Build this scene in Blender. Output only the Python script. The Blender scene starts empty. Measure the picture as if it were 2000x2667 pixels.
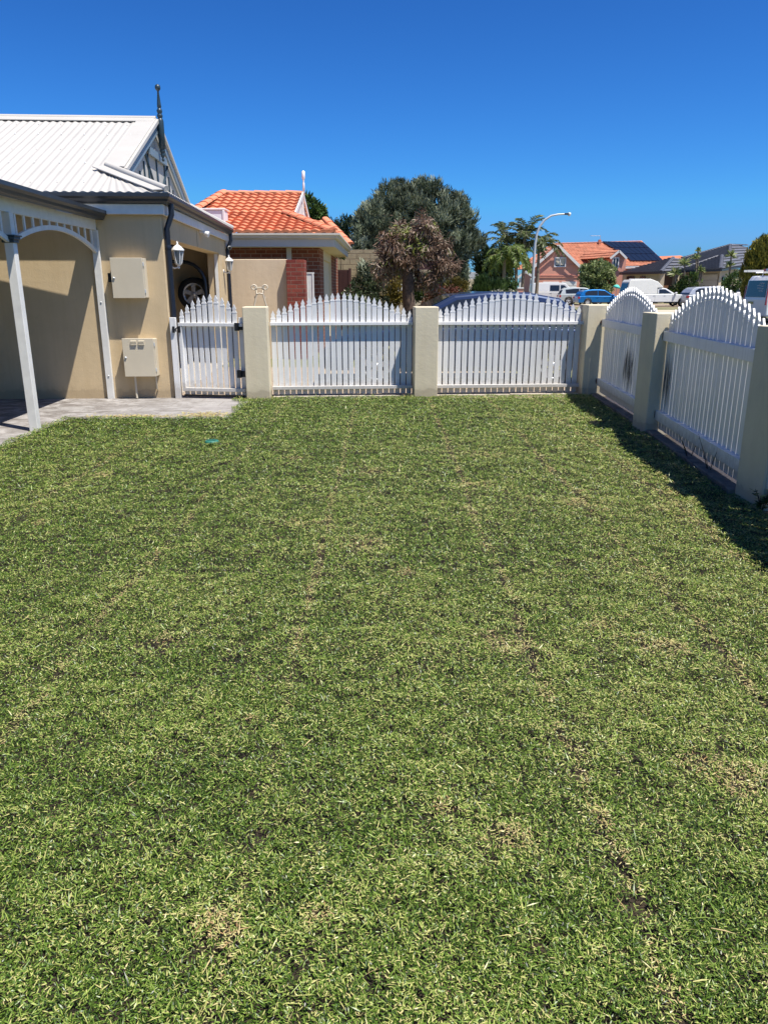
import bpy, bmesh, math, random
import numpy as np
from mathutils import Vector, Matrix
R = math.radians
random.seed(7)
rng = np.random.default_rng(11)
scene = bpy.context.scene
COL = scene.collection

# ------------------------------------------------------------------ camera, sky, sun, exposure
F, CAMH, HOR = 1960.0, 1.5, 747.0            # focal length in px of a 2000 x 2667 frame, eye height, horizon row
TH = math.atan((1333.5 - HOR) / F)
cam = bpy.data.cameras.new('camera')
cam_o = bpy.data.objects.new('camera', cam)
COL.objects.link(cam_o)
cam.sensor_fit = 'VERTICAL'
cam.sensor_height = 36.0
cam.lens = F / 2667.0 * 36.0
cam.clip_start = 0.05
cam.clip_end = 3000
cam_o.location = (0, 0, CAMH)
cam_o.rotation_euler = (R(90) - TH, 0, 0)
scene.camera = cam_o

SUN = Vector((0.356, -0.25, 1.0)).normalized()          # towards the sun
world = bpy.data.worlds.new('World')
scene.world = world
world.use_nodes = True
wn = world.node_tree.nodes
wl = world.node_tree.links
wn.clear()
sky = wn.new('ShaderNodeTexSky')
sky.sky_type = 'NISHITA'
sky.sun_disc = False
sky.sun_elevation = math.asin(SUN.z)
sky.sun_rotation = math.atan2(SUN.x, SUN.y)
sky.altitude = 0
sky.air_density = 1.0
sky.dust_density = 0.25
sky.ozone_density = 4.0
gam = wn.new('ShaderNodeGamma')                         # deeper, clearer blue than the model's default air
gam.inputs['Gamma'].default_value = 1.5
scl = wn.new('ShaderNodeVectorMath')
scl.operation = 'MULTIPLY'
scl.inputs[1].default_value = (0.096, 0.234, 0.362)
lim = wn.new('ShaderNodeVectorMath')
lim.operation = 'MINIMUM'
lim.inputs[1].default_value = (0.98, 2.75, 5.7)
bg = wn.new('ShaderNodeBackground')
bg.inputs['Strength'].default_value = 0.090
wo = wn.new('ShaderNodeOutputWorld')
wl.new(sky.outputs[0], gam.inputs['Color'])
wl.new(gam.outputs[0], scl.inputs[0])
wl.new(scl.outputs[0], lim.inputs[0])
wl.new(lim.outputs[0], bg.inputs['Color'])
wl.new(bg.outputs[0], wo.inputs['Surface'])

sl = bpy.data.lights.new('sun', 'SUN')
sl.energy = 4.3
sl.angle = R(0.5)
sl.color = (1.0, 0.95, 0.87)
so = bpy.data.objects.new('sun', sl)
COL.objects.link(so)
so.location = (10, -6, 30)
so.rotation_euler = (-SUN).to_track_quat('-Z', 'Y').to_euler()
scene.view_settings.view_transform = 'Standard'
scene.view_settings.look = 'None'
scene.view_settings.exposure = 0.84
scene.view_settings.gamma = 1.0
scene.view_settings.use_curve_mapping = False
scene.cycles.max_bounces = 8


def at(u, v, Y):
    """World point at depth Y that lies behind pixel (u, v) of the 2000 x 2667 photograph."""
    x = (u - 1000) / F
    up = (1333.5 - v) / F
    y = math.cos(TH) + up * math.sin(TH)
    z = -math.sin(TH) + up * math.cos(TH)
    t = Y / y
    return Vector((x * t, Y, CAMH + z * t))


# ------------------------------------------------------------------ materials
def new_mat(name):
    m = bpy.data.materials.new(name)
    m.use_nodes = True
    nt = m.node_tree
    nt.nodes.clear()
    out = nt.nodes.new('ShaderNodeOutputMaterial')
    b = nt.nodes.new('ShaderNodeBsdfPrincipled')
    nt.links.new(b.outputs[0], out.inputs['Surface'])
    return m, nt, b, out


def N(nt, t, **kw):
    n = nt.nodes.new(t)
    for k, v in kw.items():
        setattr(n, k, v)
    return n


def ramp(nt, fac, stops):
    r = N(nt, 'ShaderNodeValToRGB')
    el = r.color_ramp.elements
    while len(el) < len(stops):
        el.new(0.5)
    for e, (p, c) in zip(el, stops):
        e.position = p
        e.color = (c[0], c[1], c[2], 1)
    nt.links.new(fac, r.inputs[0])
    return r.outputs[0]


def noise(nt, scale, detail=4, rough=0.55, vec=None, dist=0):
    n = N(nt, 'ShaderNodeTexNoise')
    n.inputs['Scale'].default_value = scale
    n.inputs['Detail'].default_value = detail
    n.inputs['Roughness'].default_value = rough
    n.inputs['Distortion'].default_value = dist
    if vec is not None:
        nt.links.new(vec, n.inputs['Vector'])
    return n.outputs['Fac']


def bump(nt, b, h, strength, dist=0.01):
    n = N(nt, 'ShaderNodeBump')
    n.inputs['Strength'].default_value = strength
    n.inputs['Distance'].default_value = dist
    nt.links.new(h, n.inputs['Height'])
    nt.links.new(n.outputs[0], b.inputs['Normal'])


def objco(nt):
    return N(nt, 'ShaderNodeTexCoord').outputs['Object']


def plain(name, col, rough=0.5, metal=0.0, var=0.08, scale=6.0, bmp=0.0, bscale=60.0, spec=0.5, coat=0.0):
    """Painted or bare surface with soft tonal variation and, if wanted, a fine relief."""
    m, nt, b, _ = new_mat(name)
    co = objco(nt)
    d = [max(0, c * (1 - var)) for c in col]
    l = [min(1, c * (1 + var)) for c in col]
    nt.links.new(ramp(nt, noise(nt, scale, 5, 0.6, co), [(0.3, d), (0.7, l)]), b.inputs['Base Color'])
    b.inputs['Roughness'].default_value = rough
    b.inputs['Metallic'].default_value = metal
    b.inputs['Specular IOR Level'].default_value = spec
    b.inputs['Coat Weight'].default_value = coat
    if bmp:
        bump(nt, b, noise(nt, bscale, 3, 0.6, co), bmp, 0.006)
    return m


def stucco(name, col, stain=(0.3, 0.25, 0.19), amount=0.35, low=None, rs=55):
    m, nt, b, _ = new_mat(name)
    co = objco(nt)
    base = ramp(nt, noise(nt, 1.7, 6, 0.65, co), [(0.3, [c * 0.93 for c in col]), (0.7, [min(1, c * 1.05) for c in col])])
    sp = ramp(nt, noise(nt, 5.5, 8, 0.7, co, 0.6), [(0.56, (0, 0, 0)), (0.80, (amount,) * 3)])
    mx = N(nt, 'ShaderNodeMix', data_type='RGBA')
    nt.links.new(sp, mx.inputs[0])
    nt.links.new(base, mx.inputs[6])
    mx.inputs[7].default_value = (*stain, 1)
    mpz = N(nt, 'ShaderNodeMapping')
    mpz.inputs['Scale'].default_value = (9, 9, 0.7)
    nt.links.new(co, mpz.inputs[0])
    stk = ramp(nt, noise(nt, 1.0, 6, 0.7, mpz.outputs[0]), [(0.28, (0.93, 0.92, 0.90)), (0.55, (1, 1, 1))])
    m3 = N(nt, 'ShaderNodeMix', data_type='RGBA', blend_type='MULTIPLY')
    m3.inputs[0].default_value = 1
    nt.links.new(mx.outputs[2], m3.inputs[6])
    nt.links.new(stk, m3.inputs[7])
    last = m3.outputs[2]
    if low:                                    # splash dirt on the lowest courses of the wall
        g = N(nt, 'ShaderNodeNewGeometry')
        sx = N(nt, 'ShaderNodeSeparateXYZ')
        nt.links.new(g.outputs['Position'], sx.inputs[0])
        ma = N(nt, 'ShaderNodeMath', operation='MULTIPLY_ADD')
        nt.links.new(noise(nt, 7, 5, 0.7, co), ma.inputs[0])
        ma.inputs[1].default_value = -0.22
        nt.links.new(sx.outputs[2], ma.inputs[2])
        fac = ramp(nt, ma.outputs[0], [(0.0, (low,) * 3), (0.02, (low * 0.4,) * 3), (0.10, (0, 0, 0))])
        m2 = N(nt, 'ShaderNodeMix', data_type='RGBA')
        nt.links.new(fac, m2.inputs[0])
        nt.links.new(last, m2.inputs[6])
        m2.inputs[7].default_value = (0.20, 0.15, 0.10, 1)
        last = m2.outputs[2]
    nt.links.new(last, b.inputs['Base Color'])
    b.inputs['Roughness'].default_value = 0.92
    b.inputs['Specular IOR Level'].default_value = 0.2
    ad = N(nt, 'ShaderNodeMath', operation='MULTIPLY_ADD')
    nt.links.new(noise(nt, rs, 4, 0.65, co), ad.inputs[0])
    ad.inputs[1].default_value = 0.6
    nt.links.new(noise(nt, 9, 4, 0.6, co), ad.inputs[2])
    bump(nt, b, ad.outputs[0], 0.5, 0.006)
    return m


def brick(name, c1, c2, mortar, bw, bh, msize=0.012, bmp=0.6, ground=False, rough=0.88, off=0.5):
    m, nt, b, _ = new_mat(name)
    co = objco(nt)
    sx = N(nt, 'ShaderNodeSeparateXYZ')
    nt.links.new(co, sx.inputs[0])
    cx = N(nt, 'ShaderNodeCombineXYZ')
    if ground:
        nt.links.new(sx.outputs[0], cx.inputs[0])
        nt.links.new(sx.outputs[1], cx.inputs[1])
    else:
        a = N(nt, 'ShaderNodeMath', operation='ADD')
        nt.links.new(sx.outputs[0], a.inputs[0])
        nt.links.new(sx.outputs[1], a.inputs[1])
        nt.links.new(a.outputs[0], cx.inputs[0])
        nt.links.new(sx.outputs[2], cx.inputs[1])
    t = N(nt, 'ShaderNodeTexBrick', offset=off)
    t.inputs['Scale'].default_value = 1
    t.inputs['Brick Width'].default_value = bw
    t.inputs['Row Height'].default_value = bh
    t.inputs['Mortar Size'].default_value = msize
    t.inputs['Mortar Smooth'].default_value = 0.1
    t.inputs['Bias'].default_value = -0.1
    t.inputs['Color1'].default_value = (*c1, 1)
    t.inputs['Color2'].default_value = (*c2, 1)
    t.inputs['Mortar'].default_value = (*mortar, 1)
    nt.links.new(cx.outputs[0], t.inputs['Vector'])
    n = ramp(nt, noise(nt, 8, 6, 0.7, co), [(0.25, (0.72, 0.72, 0.72)), (0.75, (1.15, 1.15, 1.15))])
    mx = N(nt, 'ShaderNodeMix', data_type='RGBA', blend_type='MULTIPLY')
    mx.inputs[0].default_value = 1
    nt.links.new(t.outputs['Color'], mx.inputs[6])
    nt.links.new(n, mx.inputs[7])
    nt.links.new(mx.outputs[2], b.inputs['Base Color'])
    b.inputs['Roughness'].default_value = rough
    b.inputs['Specular IOR Level'].default_value = 0.25
    inv = N(nt, 'ShaderNodeMath', operation='MULTIPLY_ADD')
    nt.links.new(t.outputs['Fac'], inv.inputs[0])
    inv.inputs[1].default_value = -1.0
    nt.links.new(noise(nt, 30, 4, 0.7, co), inv.inputs[2])
    bump(nt, b, inv.outputs[0], bmp, 0.008)
    return m


def leafy(name, stops, rough=0.6, trans=0.25, patch=0.0):
    """Leaf material: colour of each leaf from its own 'tint' value, some light passes through."""
    m, nt, b, out = new_mat(name)
    a = N(nt, 'ShaderNodeAttribute', attribute_name='tint')
    c = ramp(nt, a.outputs['Fac'], stops)
    nt.links.new(c, b.inputs['Base Color'])
    b.inputs['Roughness'].default_value = rough
    b.inputs['Specular IOR Level'].default_value = 0.3
    tr = N(nt, 'ShaderNodeBsdfTranslucent')
    nt.links.new(c, tr.inputs['Color'])
    ms = N(nt, 'ShaderNodeMixShader')
    ms.inputs[0].default_value = trans
    nt.links.new(b.outputs[0], ms.inputs[1])
    nt.links.new(tr.outputs[0], ms.inputs[2])
    nt.links.new(ms.outputs[0], out.inputs['Surface'])
    return m


def glass(name, col=(0.02, 0.025, 0.03), rough=0.05):
    m, nt, b, _ = new_mat(name)
    b.inputs['Base Color'].default_value = (*col, 1)
    b.inputs['Roughness'].default_value = rough
    b.inputs['Specular IOR Level'].default_value = 0.6
    return m


def car_paint(name, col, metal=0.3, rough=0.32):
    m, nt, b, _ = new_mat(name)
    co = objco(nt)
    nt.links.new(ramp(nt, noise(nt, 2.2, 4, 0.6, co), [(0.3, [c * 0.93 for c in col]), (0.7, col)]), b.inputs['Base Color'])
    b.inputs['Metallic'].default_value = metal
    b.inputs['Roughness'].default_value = rough
    b.inputs['Coat Weight'].default_value = 0.6
    b.inputs['Coat Roughness'].default_value = 0.06
    return m


M = {}
M['cream'] = stucco('cream_render', (0.60, 0.465, 0.285), amount=0.22, low=0.35)
M['pillar'] = stucco('fence_pillar_render', (0.68, 0.60, 0.43), (0.45, 0.38, 0.27), 0.22, low=0.4)
M['peach'] = stucco('peach_render', (0.66, 0.52, 0.36), (0.42, 0.31, 0.2), 0.35, rs=26)
M['limestone'] = brick('limestone_blocks', (0.42, 0.33, 0.20), (0.36, 0.28, 0.17), (0.25, 0.19, 0.12), 0.5, 0.19, 0.014, 1.0)
M['redbrick'] = brick('red_brick', (0.23, 0.072, 0.04), (0.31, 0.10, 0.055), (0.40, 0.27, 0.19), 0.24, 0.086, 0.008)
M['oxbrick'] = brick('oxblood_brick', (0.20, 0.042, 0.032), (0.30, 0.075, 0.05), (0.22, 0.12, 0.09), 0.24, 0.086, 0.008)
M['white'] = plain('white_paint', (0.765, 0.76, 0.745), 0.38, var=0.04)
def soiled(m):
    """Splashed soil on the lowest hand's breadth of a painted surface."""
    nt = m.node_tree
    b = [n for n in nt.nodes if n.bl_idname == 'ShaderNodeBsdfPrincipled'][0]
    src = b.inputs['Base Color'].links[0].from_socket
    g = N(nt, 'ShaderNodeNewGeometry')
    sx = N(nt, 'ShaderNodeSeparateXYZ')
    nt.links.new(g.outputs['Position'], sx.inputs[0])
    ma = N(nt, 'ShaderNodeMath', operation='MULTIPLY_ADD')
    nt.links.new(noise(nt, 16, 6, 0.75, g.outputs['Position']), ma.inputs[0])
    ma.inputs[1].default_value = -0.30
    nt.links.new(sx.outputs[2], ma.inputs[2])
    fac = ramp(nt, ma.outputs[0], [(0.0, (0.45,) * 3), (0.10, (0, 0, 0))])
    mx = N(nt, 'ShaderNodeMix', data_type='RGBA')
    nt.links.new(fac, mx.inputs[0])
    nt.links.new(src, mx.inputs[6])
    mx.inputs[7].default_value = (0.28, 0.23, 0.17, 1)
    mpz = N(nt, 'ShaderNodeMapping')
    mpz.inputs['Scale'].default_value = (30, 30, 1.2)
    nt.links.new(g.outputs['Position'], mpz.inputs[0])
    stk = ramp(nt, noise(nt, 1.0, 5, 0.7, mpz.outputs[0]), [(0.30, (0.86, 0.86, 0.84)), (0.52, (1, 1, 1))])
    m3 = N(nt, 'ShaderNodeMix', data_type='RGBA', blend_type='MULTIPLY')
    m3.inputs[0].default_value = 1
    nt.links.new(mx.outputs[2], m3.inputs[6])
    nt.links.new(stk, m3.inputs[7])
    nt.links.new(m3.outputs[2], b.inputs['Base Color'])
    return m


soiled(M['white'])
M['offwhite'] = plain('weathered_white_paint', (0.74, 0.725, 0.675), 0.5, var=0.07, scale=9, bmp=0.1, bscale=40)
M['roofwhite'] = plain('white_steel_roof', (0.47, 0.45, 0.41), 0.5, var=0.05, scale=2.5)
M['gutter'] = plain('charcoal_gutter', (0.022, 0.026, 0.032), 0.38, var=0.12)
M['navy'] = plain('navy_trim_paint', (0.022, 0.045, 0.062), 0.4, var=0.12)
M['pipe'] = plain('navy_downpipe', (0.010, 0.015, 0.028), 0.4, var=0.1)
M['greyblue'] = plain('blue_grey_barge_paint', (0.16, 0.22, 0.27), 0.5, var=0.05)
M['metercream'] = plain('cream_painted_steel', (0.60, 0.53, 0.40), 0.5, var=0.04, scale=5, bmp=0.06)
M['gablegrey'] = plain('grey_beige_gable_sheet', (0.42, 0.41, 0.375), 0.7, var=0.06)
M['coolwhite'] = plain('cool_white_plastic', (0.66, 0.74, 0.78), 0.4, var=0.03)
M['black'] = plain('black_plastic', (0.012, 0.012, 0.013), 0.45)
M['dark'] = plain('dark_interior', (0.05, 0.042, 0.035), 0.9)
M['rust'] = plain('rusted_iron', (0.16, 0.055, 0.025), 0.85, var=0.5, scale=40, bmp=0.4)
M['concrete'] = plain('weathered_concrete', (0.42, 0.37, 0.30), 0.95, var=0.22, scale=7, bmp=0.5, bscale=45)
M['oldconcrete'] = plain('dirty_old_concrete', (0.17, 0.14, 0.11), 0.95, var=0.45, scale=9, bmp=0.8, bscale=35)
M['galv'] = plain('galvanised_steel', (0.55, 0.57, 0.58), 0.45, 0.25, 0.06)
M['fascia'] = plain('cream_grey_fascia', (0.62, 0.57, 0.48), 0.45, var=0.04)
M['soffit'] = plain('cream_soffit', (0.68, 0.58, 0.42), 0.7, var=0.04)
M['bark'] = plain('dark_rough_bark', (0.085, 0.055, 0.038), 0.95, var=0.5, scale=14, bmp=1.0, bscale=25)
M['palebark'] = plain('grey_palm_bark', (0.20, 0.165, 0.12), 0.95, var=0.3, scale=10, bmp=0.6)
M['glass'] = glass('dark_glass')
M['tyre'] = plain('tyre_rubber', (0.018, 0.018, 0.018), 0.85)
M['alloy'] = plain('alloy_rim', (0.55, 0.56, 0.57), 0.35, 0.4, 0.05)
M['lampglass'] = glass('frosted_lamp_glass', (0.30, 0.31, 0.30), 0.25)
M['tilered'] = plain('orange_terracotta_tile', (0.60, 0.215, 0.105), 0.75, var=0.2, scale=3.2, bmp=0.2, bscale=50)
M['tileridge'] = plain('orange_ridge_tile', (0.64, 0.23, 0.12), 0.7, var=0.12, scale=5, bmp=0.2, bscale=50)
M['tilepink'] = plain('faded_terracotta_tile', (0.46, 0.18, 0.10), 0.8, var=0.3, scale=2.2)
M['tiledark'] = plain('charcoal_roof_tile', (0.14, 0.14, 0.147), 0.4, var=0.2, scale=3)
M['tilegrey'] = plain('grey_roof_tile', (0.20, 0.21, 0.21), 0.7, var=0.15, scale=3)
M['pink'] = stucco('salmon_render', (0.68, 0.33, 0.24), (0.5, 0.23, 0.17), 0.2)
M['cream2'] = stucco('pale_cream_brick', (0.52, 0.44, 0.31), (0.4, 0.32, 0.22), 0.2)
M['doorbrown'] = plain('brown_timber', (0.16, 0.075, 0.035), 0.6, var=0.2)
M['maroon'] = plain('maroon_slat_paint', (0.06, 0.022, 0.02), 0.6, var=0.15)
M['solar'] = plain('solar_glass', (0.012, 0.018, 0.032), 0.12, var=0.1)
M['turq'] = plain('turquoise_cloth', (0.08, 0.52, 0.40), 0.7)
M['timber'] = plain('bleached_timber', (0.46, 0.38, 0.27), 0.8, var=0.15, scale=10)
M['redlens'] = plain('red_lamp_lens', (0.42, 0.02, 0.02), 0.2)
M['amber'] = plain('amber_plate', (0.5, 0.42, 0.12), 0.5)
M['clearlens'] = plain('clear_lamp_lens', (0.7, 0.72, 0.74), 0.15)
M['greencap'] = plain('green_plastic_lid', (0.025, 0.15, 0.11), 0.55)

L_GRASS = leafy('couch_grass', [(0.0, (0.010, 0.024, 0.004)), (0.22, (0.040, 0.086, 0.010)), (0.45, (0.112, 0.190, 0.024)),
                                (0.66, (0.250, 0.335, 0.064)), (0.80, (0.46, 0.46, 0.15)), (0.92, (0.54, 0.44, 0.21)), (1.0, (0.34, 0.20, 0.09))], 0.36, 0.10)
L_CYP = leafy('blue_grey_cypress', [(0, (0.025, 0.035, 0.018)), (0.5, (0.135, 0.165, 0.095)), (1, (0.40, 0.43, 0.29))], 0.7, 0.1)
L_GUM = leafy('bronze_gum_leaves', [(0, (0.05, 0.034, 0.02)), (0.35, (0.14, 0.085, 0.055)), (0.65, (0.30, 0.20, 0.14)), (0.84, (0.55, 0.46, 0.36)), (0.9, (0.09, 0.12, 0.02)), (1, (0.20, 0.23, 0.045))], 0.5, 0.15)
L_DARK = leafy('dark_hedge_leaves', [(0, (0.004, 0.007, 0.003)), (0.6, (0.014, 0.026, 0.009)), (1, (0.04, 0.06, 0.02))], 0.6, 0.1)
L_GREEN = leafy('green_leaves', [(0, (0.015, 0.03, 0.008)), (0.5, (0.045, 0.085, 0.018)), (1, (0.13, 0.19, 0.045))], 0.5, 0.2)
L_DGREEN = leafy('deep_green_leaves', [(0, (0.008, 0.016, 0.006)), (0.5, (0.022, 0.042, 0.014)), (1, (0.06, 0.085, 0.03))], 0.55, 0.15)
L_OLIVE = leafy('olive_gold_leaves', [(0, (0.05, 0.045, 0.008)), (0.5, (0.16, 0.12, 0.02)), (1, (0.30, 0.22, 0.05))], 0.55, 0.2)
L_RED = leafy('red_tipped_leaves', [(0, (0.02, 0.03, 0.01)), (0.5, (0.10, 0.04, 0.02)), (1, (0.25, 0.07, 0.05))], 0.55, 0.2)
L_GOLD = leafy('golden_conifer', [(0, (0.035, 0.042, 0.006)), (0.5, (0.20, 0.185, 0.03)), (1, (0.52, 0.43, 0.06))], 0.65, 0.1)
L_LIME = leafy('light_green_bush', [(0, (0.04, 0.06, 0.02)), (0.5, (0.20, 0.26, 0.085)), (1, (0.55, 0.56, 0.30))], 0.5, 0.2)
L_ROSE = leafy('rose_leaves', [(0, (0.02, 0.03, 0.01)), (0.6, (0.06, 0.085, 0.03)), (0.88, (0.2, 0.22, 0.11)), (0.92, (0.6, 0.52, 0.4)), (1, (0.75, 0.68, 0.55))], 0.5, 0.2)
L_PALM = leafy('palm_fronds', [(0, (0.025, 0.038, 0.015)), (0.5, (0.08, 0.105, 0.036)), (1, (0.24, 0.28, 0.11))], 0.45, 0.25)
L_PALML = leafy('bright_palm_fronds', [(0, (0.03, 0.055, 0.012)), (0.5, (0.11, 0.16, 0.035)), (1, (0.28, 0.34, 0.085))], 0.45, 0.25)
L_DRY = leafy('dry_stalks', [(0, (0.05, 0.035, 0.025)), (1, (0.16, 0.11, 0.07))], 0.8, 0.0)


# ------------------------------------------------------------------ mesh helpers
class MB:
    def __init__(s):
        s.v, s.f, s.sm = [], [], []

    def add(s, vs, fs, smooth=False):
        o = len(s.v)
        s.v += [tuple(p) for p in vs]
        for f in fs:
            s.f.append([i + o for i in f])
            s.sm.append(smooth)
        return s

    def box(s, x0, x1, y0, y1, z0, z1, mt=None):
        vs = [Vector((x, y, z)) for z in (z0, z1) for y in (y0, y1) for x in (x0, x1)]
        if mt is not None:
            vs = [mt @ p for p in vs]
        return s.add(vs, [(0, 2, 3, 1), (4, 5, 7, 6), (0, 1, 5, 4), (2, 6, 7, 3), (0, 4, 6, 2), (1, 3, 7, 5)])

    def bar(s, a, b, w, h, up=(0, 0, 1)):
        """Rectangular bar from a to b: w across, h along 'up'."""
        a, b = Vector(a), Vector(b)
        d = (b - a).normalized()
        sd = d.cross(Vector(up)).normalized()
        u = sd.cross(d)
        vs = []
        for p in (a, b):
            for i, j in ((-1, -1), (1, -1), (1, 1), (-1, 1)):
                vs.append(p + sd * (i * w / 2) + u * (j * h / 2))
        return s.add(vs, [(3, 2, 1, 0), (4, 5, 6, 7), (0, 1, 5, 4), (1, 2, 6, 5), (2, 3, 7, 6), (3, 0, 4, 7)])

    def tube(s, pts, rad, n=8, cap=True):
        pts = [Vector(p) for p in pts]
        rs = rad if isinstance(rad, (list, tuple)) else [rad] * len(pts)
        vs, fs = [], []
        prev = None
        for i, p in enumerate(pts):
            d = (pts[min(i + 1, len(pts) - 1)] - pts[max(i - 1, 0)]).normalized()
            if prev is None:
                a = d.cross(Vector((0, 0, 1)))
                if a.length < 0.05:
                    a = d.cross(Vector((0, 1, 0)))
            else:
                a = prev - d * prev.dot(d)
            a.normalize()
            prev = a
            b = d.cross(a)
            for k in range(n):
                t = 2 * math.pi * k / n
                vs.append(p + (a * math.cos(t) + b * math.sin(t)) * rs[i])
        for i in range(len(pts) - 1):
            for k in range(n):
                k2 = (k + 1) % n
                fs.append((i * n + k, i * n + k2, (i + 1) * n + k2, (i + 1) * n + k))
        s.add(vs, fs, True)
        if cap:
            s.add(vs[:n], [tuple(range(n))[::-1]])
            s.add(vs[-n:], [tuple(range(n))])
        return s

    def lathe(s, prof, n=16, c=(0, 0, 0), mt=None):
        """Profile of (radius, z) spun about the z axis through c."""
        vs, fs = [], []
        for r, z in prof:
            for k in range(n):
                t = 2 * math.pi * k / n
                p = Vector((r * math.cos(t), r * math.sin(t), z))
                p = (mt @ p) if mt is not None else p
                vs.append(p + Vector(c))
        for i in range(len(prof) - 1):
            for k in range(n):
                k2 = (k + 1) % n
                fs.append((i * n + k, i * n + k2, (i + 1) * n + k2, (i + 1) * n + k))
        return s.add(vs, fs, True)

    def prism(s, poly, d):
        """Flat polygon (3D points) thickened by vector d."""
        poly = [Vector(p) for p in poly]
        d = Vector(d)
        n = len(poly)
        vs = poly + [p + d for p in poly]
        fs = [tuple(range(n))[::-1], tuple(range(n, 2 * n))]
        fs += [(i, (i + 1) % n, n + (i + 1) % n, n + i) for i in range(n)]
        return s.add(vs, fs)

    def build(s, name, mat, parent=None, bevel=0, seg=2, recalc=True):
        me = bpy.data.meshes.new(name)
        me.from_pydata(s.v, [], s.f)
        me.polygons.foreach_set('use_smooth', s.sm)
        if recalc:
            bm = bmesh.new()
            bm.from_mesh(me)
            bmesh.ops.recalc_face_normals(bm, faces=bm.faces)
            bm.to_mesh(me)
            bm.free()
        me.materials.append(mat)
        o = bpy.data.objects.new(name, me)
        COL.objects.link(o)
        if parent is not None:
            o.parent = parent
        if bevel:
            b = o.modifiers.new('bevel', 'BEVEL')
            b.width = bevel
            b.segments = seg
            b.limit_method = 'ANGLE'
            b.angle_limit = R(35)
        return o


def tag(o, label=None, cat=None, group=None, kind=None):
    if label:
        o['label'] = label
    if cat:
        o['category'] = cat
    if group:
        o['group'] = group
    if kind:
        o['kind'] = kind
    return o


def thing(name, label, cat, loc=(0, 0, 0), rz=0, group=None):
    o = bpy.data.objects.new(name, None)
    o.empty_display_size = 0.2
    COL.objects.link(o)
    o.location = loc
    o.rotation_euler = (0, 0, rz)
    return tag(o, label, cat, group)


def copy_tree(o, parent=None):
    c = o.copy()
    COL.objects.link(c)
    if parent is not None:
        c.parent = parent
    for ch in list(o.children):
        copy_tree(ch, c)
    return c


def leaves_mesh(name, pos, dirs, nrm, length, width, tint, mat, parent=None, bend=0.0):
    """One mesh of many leaves: each a bent pair of quads with its own tint."""
    n = len(pos)
    dirs = dirs / np.linalg.norm(dirs, axis=1, keepdims=True)
    side = np.cross(dirs, nrm)
    side /= np.maximum(np.linalg.norm(side, axis=1, keepdims=True), 1e-6)
    nn = np.cross(side, dirs)
    L = np.asarray(length).reshape(-1, 1) * np.ones((n, 1))
    W = np.asarray(width).reshape(-1, 1) * np.ones((n, 1))
    mid = pos + dirs * L * 0.5 + nn * (bend * L * 0.5)
    tip = pos + dirs * L
    v = np.stack([pos - side * W * 0.32, pos + side * W * 0.32, mid + side * W * 0.5, mid - side * W * 0.5, tip], 1).reshape(-1, 3)
    b = (np.arange(n) * 5)[:, None]
    quads = (b + np.array([0, 1, 2, 3])).reshape(-1)
    tris = (b + np.array([3, 2, 4])).reshape(-1)
    me = bpy.data.meshes.new(name)
    me.vertices.add(n * 5)
    me.vertices.foreach_set('co', v.astype(np.float32).ravel())
    me.loops.add(n * 7)
    me.loops.foreach_set('vertex_index', np.concatenate([quads, tris]).astype(np.int32))
    me.polygons.add(n * 2)
    st = np.concatenate([np.arange(n) * 4, n * 4 + np.arange(n) * 3])
    me.polygons.foreach_set('loop_start', st.astype(np.int32))
    me.update(calc_edges=True)
    at_ = me.attributes.new('tint', 'FLOAT', 'POINT')
    at_.data.foreach_set('value', np.repeat(np.clip(tint, 0, 1), 5).astype(np.float32))
    me.materials.append(mat)
    o = bpy.data.objects.new(name, me)
    COL.objects.link(o)
    if parent is not None:
        o.parent = parent
    return o


def rand_dirs(n):
    d = rng.normal(size=(n, 3))
    return d / np.linalg.norm(d, axis=1, keepdims=True)


def crown(name, blobs, tufts, per, tuft_r, leaf, mat, parent=None, up=0.3, out=0.8, rnd=0.7, elong=1.0, spread=0.18, fill=0.35, bend=-0.2, tint0=None):
    """Foliage: tufts spread over and through a union of ellipsoids, each tuft a cluster of leaves.
    blobs: (centre, (rx, ry, rz)); leaf: (length, width)."""
    wts = np.array([b[1][0] * b[1][2] for b in blobs])
    ids = rng.choice(len(blobs), tufts, p=wts / wts.sum())
    C = np.array([list(b[0]) for b in blobs])[ids]
    Rr = np.array([list(b[1]) for b in blobs])[ids]
    d = rand_dirs(tufts)
    rad = np.where(rng.random(tufts) < fill, rng.random(tufts) ** 0.5, 0.86 + 0.22 * rng.random(tufts))
    tc = C + d * Rr * rad[:, None]
    tt = rng.normal(0.5, spread, tufts) if tint0 is None else tint0(tc)
    pos = np.repeat(tc, per, 0)
    n = len(pos)
    off = rand_dirs(n) * tuft_r * (rng.random((n, 1)) ** 0.6)
    off[:, 2] *= elong
    pos = pos + off
    dirs = np.repeat(d, per, 0) * out + rand_dirs(n) * rnd + np.array([0, 0, up])
    tint = np.repeat(tt, per) + rng.normal(0, 0.13, n)
    ln = leaf[0] * rng.uniform(0.6, 1.3, n)
    wd = leaf[1] * rng.uniform(0.7, 1.2, n)
    return leaves_mesh(name, pos, dirs, rand_dirs(n), ln, wd, tint, mat, parent, bend)


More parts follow.
